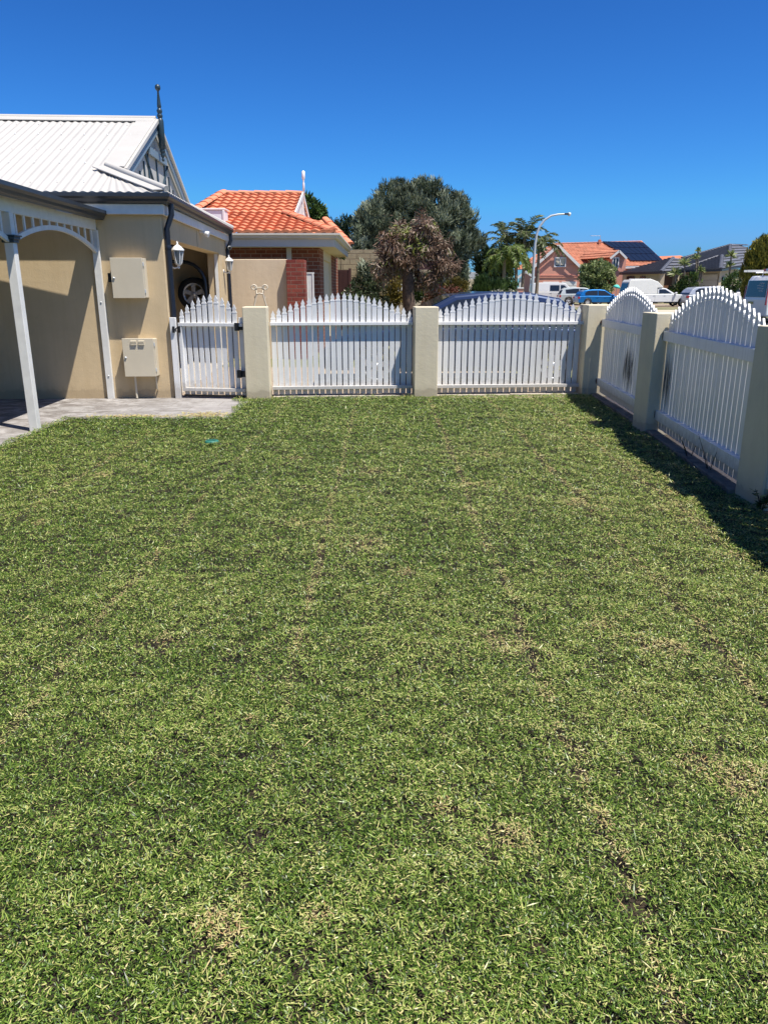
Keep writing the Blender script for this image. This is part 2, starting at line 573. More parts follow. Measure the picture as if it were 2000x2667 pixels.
def roof_surface(mb, eL, eR, tL, tR, kind='tile', course=0.34, pitch=0.30, amp=0.028, step=0.03):
    """Roof slope over the quad eave-left, eave-right, top-left, top-right with real tile courses or corrugations."""
    eL, eR, tL, tR = map(Vector, (eL, eR, tL, tR))
    s = (eR - eL).normalized()
    nrm = s.cross(((tL + tR) / 2 - (eL + eR) / 2)).normalized()
    if nrm.z < 0:
        nrm = -nrm
    p = nrm.cross(s)
    if p.z < 0:
        p = -p
    f = lambda q: ((q - eL).dot(s), (q - eL).dot(p))
    (l0, a), (r0, b), (l1, c), (r1, d) = map(f, (eL, eR, tL, tR))
    P = max(c, d)
    rows = max(1, round(P / course)) if kind == 'tile' else 1
    sub = 8
    lo, hi = min(l0, l1), max(r0, r1)
    K = int((hi - lo) / pitch * sub) + 1
    ss = [lo + (hi - lo) * k / K for k in range(K + 1)]

    def prof(x):
        t = (x / pitch) % 1.0
        if kind == 'tile':
            return amp * (0.5 + 0.5 * math.cos(2 * math.pi * t)) ** 0.7
        return amp * 0.5 * (1 + math.sin(2 * math.pi * t))
    for r in range(rows):
        p0, p1 = P * r / rows, P * (r + 1) / rows
        st = step if kind == 'tile' else 0.0
        vs, fs = [], []
        jit = random.uniform(-0.006, 0.006) if kind == 'tile' else 0
        for (pp, hh) in ((p0, -0.02), (p0, st), (p1, 0.0)):
            sl_ = l0 + (l1 - l0) * min(1, pp / c) if pp <= c + 1e-6 else l1 + (r1 - l1) * (pp - c) / max(1e-6, d - c)
            sr_ = r0 + (r1 - r0) * min(1, pp / d) if pp <= d + 1e-6 else r1 + (l1 - r1) * (pp - d) / max(1e-6, c - d)
            for x in ss:
                xx = min(max(x, sl_), sr_)
                h = prof(xx + jit) + hh
                vs.append(eL + s * xx + p * pp + nrm * h)
        n = len(ss)
        for lv in (0, 1):
            for k in range(n - 1):
                fs.append((lv * n + k, lv * n + k + 1, (lv + 1) * n + k + 1, (lv + 1) * n + k))
        mb.add(vs, fs, False)
    return mb


def ridge_caps(mb, a, b, w=0.13, seg=0.4, h=0.07):
    a, b = Vector(a), Vector(b)
    n = max(1, int((b - a).length / seg))
    for i in range(n):
        p, q = a.lerp(b, i / n), a.lerp(b, (i + 1.05) / n)
        d = (q - p).normalized()
        sd = d.cross(Vector((0, 0, 1))).normalized()
        u = sd.cross(d)
        vs = []
        for e, pt in enumerate((p, q)):
            k = 1.0 if e == 0 else 0.86
            for t in range(7):
                an = math.pi * t / 6
                vs.append(pt + sd * (math.cos(an) * w * k) + u * (math.sin(an) * h * k - 0.01 + 0.012 * (1 - e)))
        mb.add(vs, [(t, t + 1, t + 8, t + 7) for t in range(6)] + [tuple(range(7)), tuple(range(13, 6, -1))], False)
    return mb


# ------------------------------------------------------------------ ground
def sheet(name, pts, z, mat, label=None):
    mb = MB()
    mb.add([(x, y, z) for x, y in pts], [tuple(range(len(pts)))])
    o = mb.build(name, mat, recalc=False)
    return tag(o, kind='structure')


m, nt, b, _ = new_mat('far_ground')
co = objco(nt)
nt.links.new(ramp(nt, noise(nt, 0.35, 8, 0.7, co), [(0.35, (0.10, 0.12, 0.04)), (0.65, (0.24, 0.21, 0.11))]), b.inputs['Base Color'])
b.inputs['Roughness'].default_value = 1.0
sheet('ground', [(-1500, -1500), (1500, -1500), (1500, 1500), (-1500, 1500)], -0.02, m)

m, nt, b, _ = new_mat('lawn_soil')
co = objco(nt)
nt.links.new(ramp(nt, noise(nt, 9, 8, 0.75, co), [(0.3, (0.010, 0.009, 0.004)), (0.55, (0.032, 0.023, 0.012)), (0.8, (0.085, 0.055, 0.030))]), b.inputs['Base Color'])
b.inputs['Roughness'].default_value = 1.0
bump(nt, b, noise(nt, 60, 4, 0.7, co), 0.8, 0.02)
sheet('lawn_soil', [(-3.9, -4), (3.4, -4), (3.4, 10.95), (-3.9, 10.62)], -0.006, m)

m, nt, b, _ = new_mat('stained_grey_pavers')
co = objco(nt)
t = N(nt, 'ShaderNodeTexBrick', offset=0.5)
t.inputs['Scale'].default_value = 1
t.inputs['Brick Width'].default_value = 0.62
t.inputs['Row Height'].default_value = 0.41
t.inputs['Mortar Size'].default_value = 0.004
t.inputs['Color1'].default_value = (0.36, 0.34, 0.325, 1)
t.inputs['Color2'].default_value = (0.31, 0.295, 0.28, 1)
t.inputs['Mortar'].default_value = (0.20, 0.175, 0.15, 1)
nt.links.new(co, t.inputs['Vector'])
mp = N(nt, 'ShaderNodeMapping')
mp.inputs['Scale'].default_value = (1.0, 1.6, 1)
nt.links.new(co, mp.inputs[0])
st = ramp(nt, noise(nt, 3.4, 9, 0.75, mp.outputs[0], 0.7), [(0.42, (0, 0, 0)), (0.52, (0.55, 0.55, 0.55)), (0.66, (0.95, 0.95, 0.95))])
sx = N(nt, 'ShaderNodeSeparateXYZ')
nt.links.new(co, sx.inputs[0])
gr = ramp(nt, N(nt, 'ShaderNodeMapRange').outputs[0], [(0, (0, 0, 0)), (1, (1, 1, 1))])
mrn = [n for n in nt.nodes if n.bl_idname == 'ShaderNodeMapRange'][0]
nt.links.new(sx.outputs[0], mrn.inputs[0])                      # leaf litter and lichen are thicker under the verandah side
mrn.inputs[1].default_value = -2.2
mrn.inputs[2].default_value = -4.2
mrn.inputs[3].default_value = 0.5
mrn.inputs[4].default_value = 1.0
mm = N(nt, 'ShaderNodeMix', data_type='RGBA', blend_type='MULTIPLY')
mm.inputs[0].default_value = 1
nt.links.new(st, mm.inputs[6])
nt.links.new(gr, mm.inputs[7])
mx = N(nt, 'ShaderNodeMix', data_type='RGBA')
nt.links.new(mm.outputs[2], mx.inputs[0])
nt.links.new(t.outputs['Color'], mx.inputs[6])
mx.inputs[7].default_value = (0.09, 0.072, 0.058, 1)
nt.links.new(mx.outputs[2], b.inputs['Base Color'])
b.inputs['Roughness'].default_value = 0.9
bump(nt, b, noise(nt, 40, 5, 0.7, co), 0.3, 0.01)
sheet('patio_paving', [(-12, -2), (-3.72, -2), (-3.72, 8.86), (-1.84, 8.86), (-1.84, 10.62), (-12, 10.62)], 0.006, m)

M['drive'] = brick('cream_driveway_pavers', (0.40, 0.32, 0.235), (0.34, 0.265, 0.19), (0.25, 0.19, 0.14), 0.23, 0.115, 0.006, 0.3, True)
sheet('driveway', [(-3.6, 10.62), (3.4, 10.62), (3.4, 11.0), (2.0, 14.9), (-3.6, 14.9)], -0.004, M['drive'])
M['asphalt'] = plain('asphalt', (0.075, 0.075, 0.078), 0.9, var=0.18, scale=2, bmp=0.3)
sheet('road', [(-60, 30), (90, 30), (90, 38), (-60, 38)], -0.012, M['asphalt'])
M['path'] = plain('beige_path', (0.52, 0.42, 0.31), 0.95, var=0.08, scale=1.5)
sheet('path', [(10, 48.5), (60, 51), (60, 55), (10, 52.5)], -0.008, M['path'])
sheet('far_drive', [(8, 60.5), (60, 60.5), (60, 72), (8, 72)], -0.008, M['drive'])

# mown grass: one carpet of flat-lying clipped blades
SEAMS = [-2.45, -1.3, -0.37, 0.62, 1.42, 2.05]
PATCH = [(1265, 1190, .20), (795, 1370, .22), (1232, 1268, .16), (265, 1245, .14), (965, 1240, .14), (965, 1430, .18), (1330, 1690, .16), (560, 2440, .07),
         (820, 2400, .06), (1320, 2200, .10), (1730, 1700, .10), (1790, 2000, .08), (640, 1890, .05), (420, 1690, .12), (1150, 2130, .05), (100, 1370, .12),
         (1560, 2480, .06), (1900, 2050, .12), (780, 1200, .15), (1060, 1500, .12), (1500, 1320, .14), (1560, 1640, .10)]
PATCH = [((lambda q: (q[0], q[1], r))(((u - 1000) / F * (t_ := CAMH / (math.sin(TH) - (1333.5 - v) / F * math.cos(TH))), (math.cos(TH) + (1333.5 - v) / F * math.sin(TH)) * t_))) for u, v, r in PATCH]


def vnoise(x, y, s, seed):
    """Smooth value noise on the lawn plane."""
    g = np.random.default_rng(seed).random((64, 64))
    x = x * s + 17.3
    y = y * s + 5.1
    i, j = np.floor(x).astype(int), np.floor(y).astype(int)
    fx, fy = x - i, y - j
    fx, fy = fx * fx * (3 - 2 * fx), fy * fy * (3 - 2 * fy)
    a, b_, c, d = g[i % 64, j % 64], g[(i + 1) % 64, j % 64], g[i % 64, (j + 1) % 64], g[(i + 1) % 64, (j + 1) % 64]
    return (a * (1 - fx) + b_ * fx) * (1 - fy) + (c * (1 - fx) + d * fx) * fy


def grass_bands():
    P_, D_, NN, LL, WW, TT = [], [], [], [], [], []
    bands = [(0.75, 1.7, 88000), (1.7, 2.6, 66000), (2.6, 3.8, 44000), (3.8, 5.4, 27000), (5.4, 7.6, 17500), (7.6, 11.0, 12500)]
    for y0, y1, dens in bands:
        hw = min(3.9, 0.60 * y1 + 0.45)
        n = int(dens * (y1 - y0) * 2 * hw)
        x = rng.uniform(-hw, hw, n)
        y = rng.uniform(y0, y1, n)
        wob = 0.05 * np.sin(y * 9) + 0.04 * np.sin(x * 13 + 1) + 0.03 * np.sin(x * 31)
        ok = (x > -3.80 + wob) & (x < 2.98 - (10.7 - y) * 0.066 + 0.3 * wob) & (y < 10.62 + 0.06 * x + 0.4 * wob)
        ok &= ~((y > 8.88 + wob) & (x < -1.86 + wob * 0.7 - 0.1 * (y - 8.9)))
        x, y = x[ok], y[ok]
        n = len(x)
        big = vnoise(x, y, 0.9, 1)
        med = vnoise(x, y, 4.0, 2)
        fin = vnoise(x, y, 14.0, 3)
        dry = 0.26 * np.clip((x + 0.6) / 3.0, 0, 1) + 0.28 * (big - 0.45) + 0.40 * (med - 0.5) + 0.40 * (fin - 0.5)
        bare = np.zeros(n)
        for k, sx_ in enumerate(SEAMS):
            xs = sx_ + 0.012 * np.sin(y * 3 + k) + 0.03 * (vnoise(y, x * 0 + k, 5, 9) - 0.5)
            g = np.exp(-((x - xs) / 0.026) ** 2) * (0.6 + 0.4 * (vnoise(x * 0 + k * 3, y, 1.3, 20 + k) > 0.42))
            dry += (0.35 + 0.9 * vnoise(x + k, y, 5, 31)) * g
            bare += 0.8 * g * vnoise(x, y, 15, 8)
        for (px, py, pr) in PATCH:
            r2 = ((x - px) / pr) ** 2 + ((y - py) / (pr * 0.8)) ** 2
            g = np.exp(-r2 * 1.6) * (0.35 + 1.1 * fin)
            dry += 0.95 * g
            bare += 0.45 * g * med
        keep = rng.random(n) > np.clip(bare + 0.26 * np.clip((vnoise(x, y, 13, 12) - 0.62) * 6, 0, 1) + 0.45 * np.clip((vnoise(x, y, 41, 14) - 0.55) * 5, 0, 1), 0, 0.88)
        x, y, dry = x[keep], y[keep], dry[keep]
        n = len(x)
        far = max(0.0, (y0 - 2) / 6)
        kind = rng.random(n)
        straw = kind < np.clip(0.08 - 0.035 * far + 0.28 * dry, 0.012, 0.7)
        tint = np.where(straw, rng.uniform(0.62, 0.90, n), np.clip(rng.normal(0.42 - 0.05 * far, 0.23, n) + 0.22 * dry, 0.0, 0.84))
        tint = np.where(straw & (dry > 0.45), rng.uniform(0.82, 1.0, n), tint)
        el = np.where(straw, rng.uniform(-0.05, 0.25, n), rng.uniform(0.06, 0.80, n))
        az = rng.uniform(0, 2 * np.pi, n)
        ln = np.where(rng.random(n) < 0.03, rng.uniform(0.022, 0.042, n), rng.uniform(0.006, 0.0165, n)) * (1 + 0.9 * far)
        wd = rng.uniform(0.0017, 0.0034, n) * (1 + 0.9 * far)
        z = rng.uniform(0.0, 0.013, n) + np.where(straw, 0.006, 0.0) + 0.020 * fin[keep] + 0.012 * med[keep]
        P_.append(np.stack([x, y, z], 1))
        D_.append(np.stack([np.cos(az) * np.cos(el), np.sin(az) * np.cos(el), np.sin(el)], 1))
        q = rng.normal(size=(n, 3)) * 0.45
        q[:, 2] = 1
        NN.append(q)
        LL.append(ln)
        WW.append(wd)
        TT.append(tint)
    n = 230                                               # a few long runners and straws lying on top
    y = 1.2 + 9.0 * rng.random(n) ** 1.5
    x = rng.uniform(-0.6, 0.6, n) * np.minimum(y, 5.5)
    ok = (x > -3.7) & (x < 2.5) & ~((y > 8.7) & (x < -1.7))
    x, y = x[ok], y[ok]
    n = len(x)
    az = rng.uniform(0, 2 * np.pi, n)
    P_.append(np.stack([x, y, rng.uniform(0.016, 0.028, n)], 1))
    D_.append(np.stack([np.cos(az), np.sin(az), rng.uniform(-0.06, 0.1, n)], 1))
    q = rng.normal(size=(n, 3)) * 0.3
    q[:, 2] = 1
    NN.append(q)
    LL.append(rng.uniform(0.03, 0.09, n))
    WW.append(rng.uniform(0.002, 0.004, n))
    TT.append(rng.uniform(0.66, 0.97, n))
    c = np.concatenate
    return c(P_), c(D_), c(NN), c(LL), c(WW), c(TT)


g = leaves_mesh('lawn_grass', *grass_bands(), L_GRASS, None, 0.12)
tag(g, 'closely mown couch lawn scattered with pale clippings', 'grass', kind='stuff')

# leaf litter on the edge of the paving
n = 1500
cx = np.concatenate([rng.normal(-2.15, 0.16, 700), rng.uniform(-3.6, -1.9, 500), rng.normal(-3.0, 0.2, 300)])
cy = np.concatenate([rng.normal(9.12, 0.10, 700), 8.9 + np.abs(rng.normal(0, 0.10, 500)), rng.normal(9.0, 0.06, 300)])
ok = (cy > 8.8) & (cy < 10.3)
cx, cy = cx[ok], cy[ok]
n = len(cx)
az = rng.uniform(0, 6.28, n)
q = rng.normal(size=(n, 3)) * 0.3
q[:, 2] = 1
o = leaves_mesh('leaf_litter', np.stack([cx, cy, np.full(n, 0.012)], 1), np.stack([np.cos(az), np.sin(az), rng.uniform(0, 0.2, n)], 1), q,
                rng.uniform(0.015, 0.05, n), rng.uniform(0.004, 0.012, n), rng.uniform(0.80, 1.0, n), L_GRASS)
tag(o, 'brown dry clippings swept onto the edge of the paving', 'litter', kind='stuff')

# green sprinkler lid set in the lawn
mb = MB()
mb.lathe([(0.0, 0.026), (0.060, 0.025), (0.067, 0.019), (0.07, 0.0)], 24)
for k in range(5):
    mb.box(-0.042, 0.042, -0.035 + k * 0.017, -0.029 + k * 0.017, 0.0245, 0.0275)
o = mb.build('valve_lid', M['greencap'])
o.location = (-1.70, 7.33, 0.022)
tag(o, 'small green plastic valve lid sunk in the lawn', 'lid')

# ------------------------------------------------------------------ fence: pillars
FR = 0.06            # the whole yard is turned by this angle


def pillar(x, y, h, label, w=0.325):
    t = thing('fence_pillar', label, 'pillar', (x, y, 0), FR, 'rendered fence pillars')
    mb = MB()
    mb.box(-w / 2, w / 2, -w / 2, w / 2, -0.05, h)
    mb.build('shaft', M['pillar'], t, 0.012, 3)
    return t


pillar(-1.73, 10.51, 1.245, 'rendered pillar between the narrow gate and the fence panel, scroll bracket behind it')
pillar(0.572, 10.72, 1.24, 'rendered pillar between the two wide fence panels across the back of the lawn')
pillar(2.985, 10.95, 1.262, 'rendered corner pillar where the back fence meets the side fence', 0.37)
pillar(2.925, 8.05, 1.245, 'rendered pillar in the side fence with its shadow reaching onto the lawn', 0.37)
pillar(2.785, 5.22, 1.245, 'nearest rendered pillar at the right edge, weeds growing at its foot', 0.36)
pillar(2.50, 2.36, 1.245, 'rendered pillar at the near end of the side fence')


def picket_mesh(w, t, z0, z1):
    mb = MB()
    mb.box(-w / 2, w / 2, 0, t, z0, z1)
    return mb


def cap_mesh(w, t):
    """Spade-shaped picket cap: collar, waist, bulb and point; origin at the picket top."""
    mb = MB()
    mb.box(-w / 2 - 0.002, w / 2 + 0.002, -0.002, t + 0.002, -0.006, 0.008)
    half = [(0.50, 0.008), (0.40, 0.020), (0.30, 0.030), (0.36, 0.040), (0.40, 0.050), (0.34, 0.062), (0.22, 0.076), (0.10, 0.094), (0.0, 0.108)]
    poly = [(a * w, z) for a, z in half] + [(-a * w, z) for a, z in half[-2::-1]]
    mb.prism([(x, t * 0.12, z) for x, z in poly], (0, t * 0.76, 0))
    return mb


def fence_panel(label, a, b, n, rails, zlo, tip0, tip1, pw, group, missing=(), cat='fence panel', name='fence_panel', skew=0.0, mat='white', pt=0.020, depth=0.028):
    """Pickets on two rails from ground point a to b; tips follow an arch tip0 .. tip1 .. tip0.
    rails: list of (zbottom, ztop, thickness)."""
    a, b = Vector((a[0], a[1], 0)), Vector((b[0], b[1], 0))
    d = b - a
    L = d.length
    t = thing(name, label, cat, a, math.atan2(d.y, d.x), group)
    for (z0, z1, th) in rails:
        mb = MB()
        mb.box(0.0, L, -th, 0.0, z0, z1)
        mb.build('rail', M[mat], t, 0.003, 2)
    cm = None
    sp = L / n
    for i in range(n):
        x = sp * (i + 0.5)
        s = (x / L) * 2 - 1
        tip = tip0 + (tip1 - tip0) * (1 - abs(s) ** 1.65)
        top = tip - 0.108
        p = picket_mesh(pw, pt, zlo, top).build('picket', M[mat], t, 0.002, 1)
        p.location = (x + random.uniform(-.0015, .0015), 0.001, random.uniform(-.003, .003))
        p.rotation_euler = (0, random.uniform(-.0035, .0035), 0)
        if i in missing:
            continue
        if cm is None:
            c = cap_mesh(pw, pt).build('picket_cap', M[mat], p)
            cm = c
        else:
            c = cm.copy()
            COL.objects.link(c)
            c.parent = p
        c.location = (0, 0, top)
    return t


G2 = 'white picket panels between the pillars'
RB = [(0.992, 1.034, 0.062), (0.118, 0.162, 0.062)]
p1 = fence_panel('white picket panel with arched top between narrow gate pillar and middle pillar', (-1.56, 10.64), (0.395, 10.80), 24, RB, 0.045, 1.172, 1.432, 0.067, G2)
p2 = fence_panel('white picket panel with one picket cap missing, in front of the navy car', (0.738, 10.82), (2.88, 10.97), 24, RB, 0.045, 1.19, 1.445, 0.071, G2, (16,))
RS = [(0.975, 1.072, 0.045), (0.165, 0.262, 0.045)]
p3 = fence_panel('white side fence panel with dark scuffs, farther one beside the corner pillar', (3.055, 10.74), (2.90, 8.22), 25, RS, 0.07, 1.225, 1.50, 0.090, G2)
p4 = fence_panel('large near white side fence panel with high arched top, black scuffs at one end', (2.885, 7.86), (2.69, 5.40), 24, RS, 0.07, 1.225, 1.51, 0.092, G2)
p5 = fence_panel('white side fence panel nearest the viewer, before the nearest pillar', (2.68, 5.04), (2.52, 2.55), 24, RS, 0.07, 1.225, 1.51, 0.092, G2)

# black scuffs on the side panels (thin grime films stuck on the pickets)
m, nt, b, out = new_mat('black_scuff')
co = N(nt, 'ShaderNodeTexCoord').outputs['Generated']
b.inputs['Base Color'].default_value = (0.03, 0.028, 0.024, 1)
b.inputs['Roughness'].default_value = 0.9
tr = N(nt, 'ShaderNodeBsdfTransparent')
ms = N(nt, 'ShaderNodeMixShader')
mp = N(nt, 'ShaderNodeMapping')
mp.inputs['Location'].default_value = (-0.5, -0.5, -0.5)
nt.links.new(co, mp.inputs[0])
gd = N(nt, 'ShaderNodeTexGradient', gradient_type='SPHERICAL')
mp2 = N(nt, 'ShaderNodeMapping')
mp2.inputs['Scale'].default_value = (2, 0, 2)
nt.links.new(mp.outputs[0], mp2.inputs[0])
nt.links.new(mp2.outputs[0], gd.inputs[0])
mp3 = N(nt, 'ShaderNodeMapping')
mp3.inputs['Scale'].default_value = (16, 1, 2.2)
nt.links.new(co, mp3.inputs[0])
mu = N(nt, 'ShaderNodeMath', operation='MULTIPLY')
nt.links.new(gd.outputs['Fac'], mu.inputs[0])
nt.links.new(ramp(nt, noise(nt, 1.0, 7, 0.75, mp3.outputs[0]), [(0.40, (0, 0, 0)), (0.66, (1, 1, 1))]), mu.inputs[1])
fc = ramp(nt, mu.outputs[0], [(0.03, (0, 0, 0)), (0.45, (0.92, 0.92, 0.92))])
nt.links.new(fc, ms.inputs[0])
nt.links.new(tr.outputs[0], ms.inputs[1])
nt.links.new(b.outputs[0], ms.inputs[2])
nt.links.new(ms.outputs[0], out.inputs['Surface'])
M['scuff'] = m
for par, x0, x1, z0, z1 in ((p3, 1.15, 1.85, 0.24, 0.86), (p4, -0.02, 0.34, 0.25, 0.90)):
    mb = MB()
    mb.add([(x0, -0.0025, z0), (x1, -0.0025, z0), (x1, -0.0025, z1), (x0, -0.0025, z1)], [(0, 1, 2, 3)])
    mb.build('scuff_mark', M['scuff'], par, recalc=False)

# rusted hinge brackets at the far ends of the side panels, fixed to the pillars
for (par) in (p3, p4):
    for z0 in (0.985, 0.185):
        mb = MB()
        mb.box(-0.115, 0.01, -0.052, -0.047, z0, z0 + 0.07)
        mb.box(-0.115, -0.108, -0.047, -0.005, z0, z0 + 0.07)
        for bx in (-0.085, -0.03):
            mb.lathe([(0.0, 0.010), (0.011, 0.008), (0.013, 0.0)], 10, (bx, -0.052, z0 + 0.035), Matrix.Rotation(R(90), 3, 'X'))
        mb.build('hinge_bracket', M['rust'], par)

# gate
gate = fence_panel('narrow white picket gate with black hinges beside the house wall', (-2.80, 10.62), (-1.90, 10.50), 11, [(0.985, 1.03, 0.058), (0.105, 0.15, 0.058)], 0.055, 1.175, 1.405, 0.062, None, (10,), 'gate', 'picket_gate')
mb = MB()
mb.box(0.0, 0.045, -0.056, -0.001, 0.152, 0.983)
mb.build('stile', M['white'], gate, 0.003, 2)
for zz in (0.93, 0.30):
    mb = MB()
    mb.box(0.80, 0.86, -0.075, -0.041, zz, zz + 0.105)
    mb.box(0.86, 0.93, -0.052, -0.043, zz + 0.01, zz + 0.095)
    mb.build('hinge', M['black'], gate, 0.004, 2)
mb = MB()
mb.box(0.005, 0.035, -0.085, -0.057, 0.90, 0.983)
mb.tube([(0.012, -0.07, 0.98), (-0.03, -0.075, 0.95), (-0.032, -0.07, 0.91)], 0.009, 8)
mb.build('latch', M['black'], gate, 0.004, 2)
mb = MB()
mb.box(0.0, 0.86, -0.02, 0.02, 0.025, 0.05)
mb.build('gap_shade_strip', M['black'], gate)  # black strip standing in for the shade in the gap below the gate
t = thing('gate_post', 'white square post fixed to the corner of the house beside the gate', 'post', (-2.875, 10.58, 0), FR)
mb = MB()
mb.box(-0.04, 0.04, -0.035, 0.04, 0, 1.10)
mb.build('post', M['white'], t, 0.004, 2)
mb = MB()
mb.box(-0.006, 0.026, -0.062, -0.036, 0.90, 0.985)
mb.build('latch_catch', M['black'], t, 0.005, 2)

# concrete strips under the panels
def kerb(label, a, b, w, h, mat='concrete'):
    mb = MB()
    a, b = Vector((a[0], a[1], 0)), Vector((b[0], b[1], 0))
    L = (b - a).length
    k = max(2, int(L / 0.5))
    for i in range(k):
        p, q = a.lerp(b, i / k), a.lerp(b, (i + 0.992) / k)
        dz = random.uniform(-0.005, 0.005)
        mb.bar(p + Vector((0, 0, h / 2 - 0.03 + dz)), q + Vector((0, 0, h / 2 - 0.03 + dz)), w, h + 0.06)
    o = mb.build('kerb_strip', M[mat], None, 0.008, 2)
    return tag(o, label, 'kerb', 'concrete strips along the fence line')


kerb('pale concrete strip under the picket panel left of the middle pillar', (-1.55, 10.60), (0.40, 10.76), 0.12, 0.030)
kerb('pale concrete strip under the picket panel in front of the navy car', (0.745, 10.78), (2.86, 10.93), 0.12, 0.030)
kerb('rough concrete strip at the foot of the farther side fence panel', (2.985, 10.74), (2.84, 8.22), 0.11, 0.055, 'oldconcrete')
kerb('rough concrete strip at the foot of the large near side panel', (2.815, 7.86), (2.62, 5.40), 0.11, 0.06, 'oldconcrete')
m, nt, b, _ = new_mat('dark_mulch')
co = objco(nt)
nt.links.new(ramp(nt, noise(nt, 18, 8, 0.8, co), [(0.3, (0.018, 0.013, 0.009)), (0.6, (0.06, 0.042, 0.028)), (0.85, (0.14, 0.10, 0.07))]), b.inputs['Base Color'])
bump(nt, b, noise(nt, 35, 5, 0.8, co), 1.0, 0.03)
sheet('mulch_strip', [(2.5, 4.2), (4.2, 4.2), (4.2, 11.0), (3.04, 11.0)], 0.002, m)
M['mulch'] = m

# weeds at the near pillar
def weed(x, y, h, label, k, seed, leaf=(0.05, 0.03), group=None):
    r = np.random.default_rng(seed)
    t = thing('weed', label, 'weed', (x, y, 0), 0, group)
    mb = MB()
    pos, dr = [], []
    for i in range(k):
        a = r.uniform(0, 6.28)
        l = h * r.uniform(0.6, 1.1)
        e = Vector((math.cos(a) * l * 0.45, math.sin(a) * l * 0.45, l))
        mid = e * 0.5 + Vector((0, 0, 0.02))
        mb.tube([(0, 0, 0), mid, e], [0.004, 0.003, 0.0015], 5)
        for q in range(7):
            f_ = r.uniform(0.35, 1.0)
            pos.append(list(e * f_))
            an = r.uniform(0, 6.28)
            dr.append([math.cos(an), math.sin(an), r.uniform(-0.1, 0.6)])
    mb.build('stem', L_DRY, t)
    n = len(pos)
    qq = rng.normal(size=(n, 3)) * 0.3
    qq[:, 2] = 1
    leaves_mesh('foliage', np.array(pos), np.array(dr), qq, leaf[0] * r.uniform(0.7, 1.2, n), leaf[1] * r.uniform(0.7, 1.2, n), r.uniform(0.3, 1, n), L_GREEN, t)


weed(2.60, 4.98, 0.15, 'broad-leaved green weed at the foot of the nearest pillar', 6, 3)
weed(2.80, 4.98, 0.30, 'taller leggy green weed against the face of the nearest pillar', 5, 4, (0.045, 0.02))
weed(2.71, 6.55, 0.26, 'thin dry brown twig leaning on the near side panel', 3, 6, (0.014, 0.006))
weed(2.68, 6.05, 0.30, 'forked brown twig stem in front of the near side panel rail', 3, 8, (0.016, 0.007))
for i, (x, y) in enumerate([(-1.86, 10.32), (-1.52, 10.42), (0.36, 10.50), (0.80, 10.60), (2.70, 10.72)]):
    lab = ['dry clump left of the pillar beside the gate', 'dry clump right of the pillar beside the gate', 'dry clump left of the middle pillar',
           'dry clump right of the middle pillar', 'dry clump by the corner pillar at the end of the panel'][i]
    k = 90
    az = rng.uniform(0, 6.28, k)
    ps = np.stack([x + rng.normal(0, 0.07, k), y + rng.normal(0, 0.03, k), np.zeros(k)], 1)
    o = leaves_mesh('dry_tuft', ps, np.stack([np.cos(az), np.sin(az), rng.uniform(0.3, 1.6, k)], 1), rand_dirs(k), rng.uniform(0.03, 0.10, k), 0.006, rng.uniform(0.5, 1, k), L_GRASS)
    tag(o, lab, 'tuft', 'dry tufts at the feet of the pillars')

# ------------------------------------------------------------------ white-roofed house on the left (local axes: x along the meter wall, y along the garage front)
H0 = thing('rendered_house', 'cream rendered house with white corrugated roof, charcoal gutters and open garage', 'house', (-2.93, 10.6, 0), FR)
mb = MB()
mb.box(-9, 0, 0, 0.24, -0.05, 2.45)                                # wall carrying the meter boxes
mb.box(-0.24, 0, 0.24, 0.36, -0.05, 2.45)                          # near pier of the garage front
mb.box(-0.24, 0, 0.36, 5.02, 2.125, 2.45)                          # lintel
mb.box(-0.24, 0, 5.02, 6.05, -0.05, 2.45)                          # far pier
mb.box(-9, -0.24, 5.81, 6.05, -0.05, 2.45)                         # far garage wall
mb.box(-5.2, -4.96, 0.24, 5.81, -0.05, 2.45)                       # inner side wall
mb.build('wall', M['cream'], H0, 0.01, 2)
mb = MB()
mb.box(-5.0, -4.2, -9.0, -0.002, -0.05, 2.38)
mb.build('verandah_wall', M['cream'], H0)
mb = MB()
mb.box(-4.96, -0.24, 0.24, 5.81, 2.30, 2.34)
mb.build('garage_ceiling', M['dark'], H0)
mb = MB()
mb.box(-4.96, 0.0, 0.24, 5.81, -0.05, 0.008)
mb.build('garage_floor', M['concrete'], H0)
mb = MB()
mb.box(0.001, 0.004, 2.60, 2.606, 2.125, 2.40)
mb.build('lintel_joint', M['dark'], H0)
ez = 2.66
mb = MB()
mb.box(-9, 0.055, -0.095, -0.06, 2.405, 2.53)
mb.box(0.02, 0.055, -0.06, 6.1, 2.405, 2.53)
mb.box(-9, 0.02, -0.06, 0.05, 2.452, 2.47)
mb.box(-0.05, 0.02, 0.05, 6.1, 2.452, 2.47)
mb.build('fascia', M['offwhite'], H0, 0.004, 2)


def gutter_run(mb, pts, outdir):
    """Quad-profile gutter along pts; outdir points away from the wall at every point."""
    prof = [(0.0, 0.0), (0.055, 0.0), (0.075, 0.02), (0.085, 0.05), (0.115, 0.075), (0.115, 0.115), (0.105, 0.115), (0.10, 0.085), (0.0, 0.085)]
    vs, fs = [], []
    n = len(prof)
    for p, o in zip(pts, outdir):
        for a, z in prof:
            vs.append(Vector(p) + Vector(o) * a + Vector((0, 0, z)))
    for i in range(len(pts) - 1):
        for k in range(n):
            fs.append((i * n + k, i * n + (k + 1) % n, (i + 1) * n + (k + 1) % n, (i + 1) * n + k))
    fs.append(tuple(range(n)))
    fs.append(tuple(range((len(pts) - 1) * n, len(pts) * n)))
    mb.add(vs, fs)


